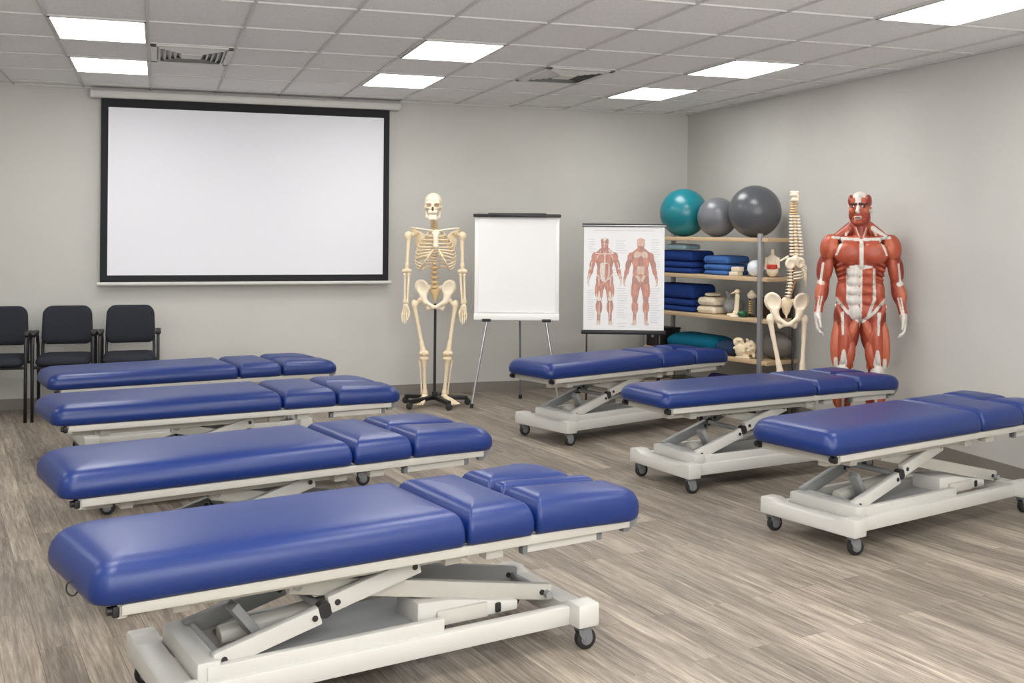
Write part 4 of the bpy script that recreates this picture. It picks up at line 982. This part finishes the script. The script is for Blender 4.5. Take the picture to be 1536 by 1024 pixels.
# bottom shelf: purple rolled mat
p = on(.42, .16, 4)
o = MB().cyl((0, -.24, .075), (0, .24, .075), .075, seg=28, bev=.01).done('rolled_mat', M['t_purple'], None, 40); o.location = (p.x, p.y, p.z); o.rotation_euler = (0, 0, RZ)
MB().cyl((0, -.245, .075), (0, .245, .075), .03, seg=20, bev=.004).done('roll_core', M['black'], o, 40)
tag(o, 'purple rolled mat lying on the bottom shelf', 'mat')

# ------------------------------------------------------------------ light, camera
def area(x, y, e, sx=.52, sy=.73):
    l = bpy.data.lights.new('ceiling_lamp', 'AREA'); l.shape = 'RECTANGLE'; l.size = sx; l.size_y = sy; l.energy = e; l.color = (1, .985, .96)
    o = bpy.data.objects.new('ceiling_lamp', l); COL.objects.link(o); o.location = (x, y, ZC-.005)
for x in (GX0-.5*GDX, GX0+3.5*GDX, GX0+7.5*GDX):
    for y in (4.2, 2.7, .4, -1.1):
        if x > 3.5 and y == 4.2: continue
        area(x, y, 22)
for y in (7, 4, 1): area(-2.4, y, 18)
l = bpy.data.lights.new('ceiling_fill', 'AREA'); l.shape = 'RECTANGLE'; l.size = 5.5; l.size_y = 1.5; l.energy = 420; l.spread = math.radians(130); l.color = (.99, .99, 1)
o = bpy.data.objects.new('ceiling_fill', l); COL.objects.link(o); o.location = (1.2, YF+.35, 1.5); o.rotation_euler = (math.radians(90+52), 0, 0)  # added fill lamp behind the camera, tilted up to brighten the ceiling; no window here
w = bpy.data.worlds.new('room_world'); bpy.context.scene.world = w; w.use_nodes = True
w.node_tree.nodes['Background'].inputs[0].default_value = (.8, .82, .85, 1); w.node_tree.nodes['Background'].inputs[1].default_value = .1

F, HY, YAW, ROLL = 1629.43, 345.33, .31427, .0086755
cd = bpy.data.cameras.new('camera'); cam = bpy.data.objects.new('camera', cd); COL.objects.link(cam)
cd.sensor_fit = 'HORIZONTAL'; cd.sensor_width = 36; cd.lens = 36*F/1536; cd.shift_y = -(512-HY)/1536; cd.clip_start = .05
c, s = math.cos(YAW), math.sin(YAW); cr, sr = math.cos(ROLL), math.sin(ROLL)
X = Vector((c, -s, 0)); Y = Vector((s, c, 0)); Z = Vector((0, 0, 1))
right = X*cr+Z*sr; up = -X*sr+Z*cr; back = -Y
m = Matrix((right, up, back)).transposed().to_4x4(); m.translation = (0, 0, 1.5)
cam.matrix_world = m
sc = bpy.context.scene; sc.camera = cam
sc.view_settings.view_transform = 'Standard'; sc.view_settings.look = 'None'; sc.view_settings.exposure = .02
sc.cycles.use_denoising = True; sc.cycles.max_bounces = 8; sc.cycles.diffuse_bounces = 5
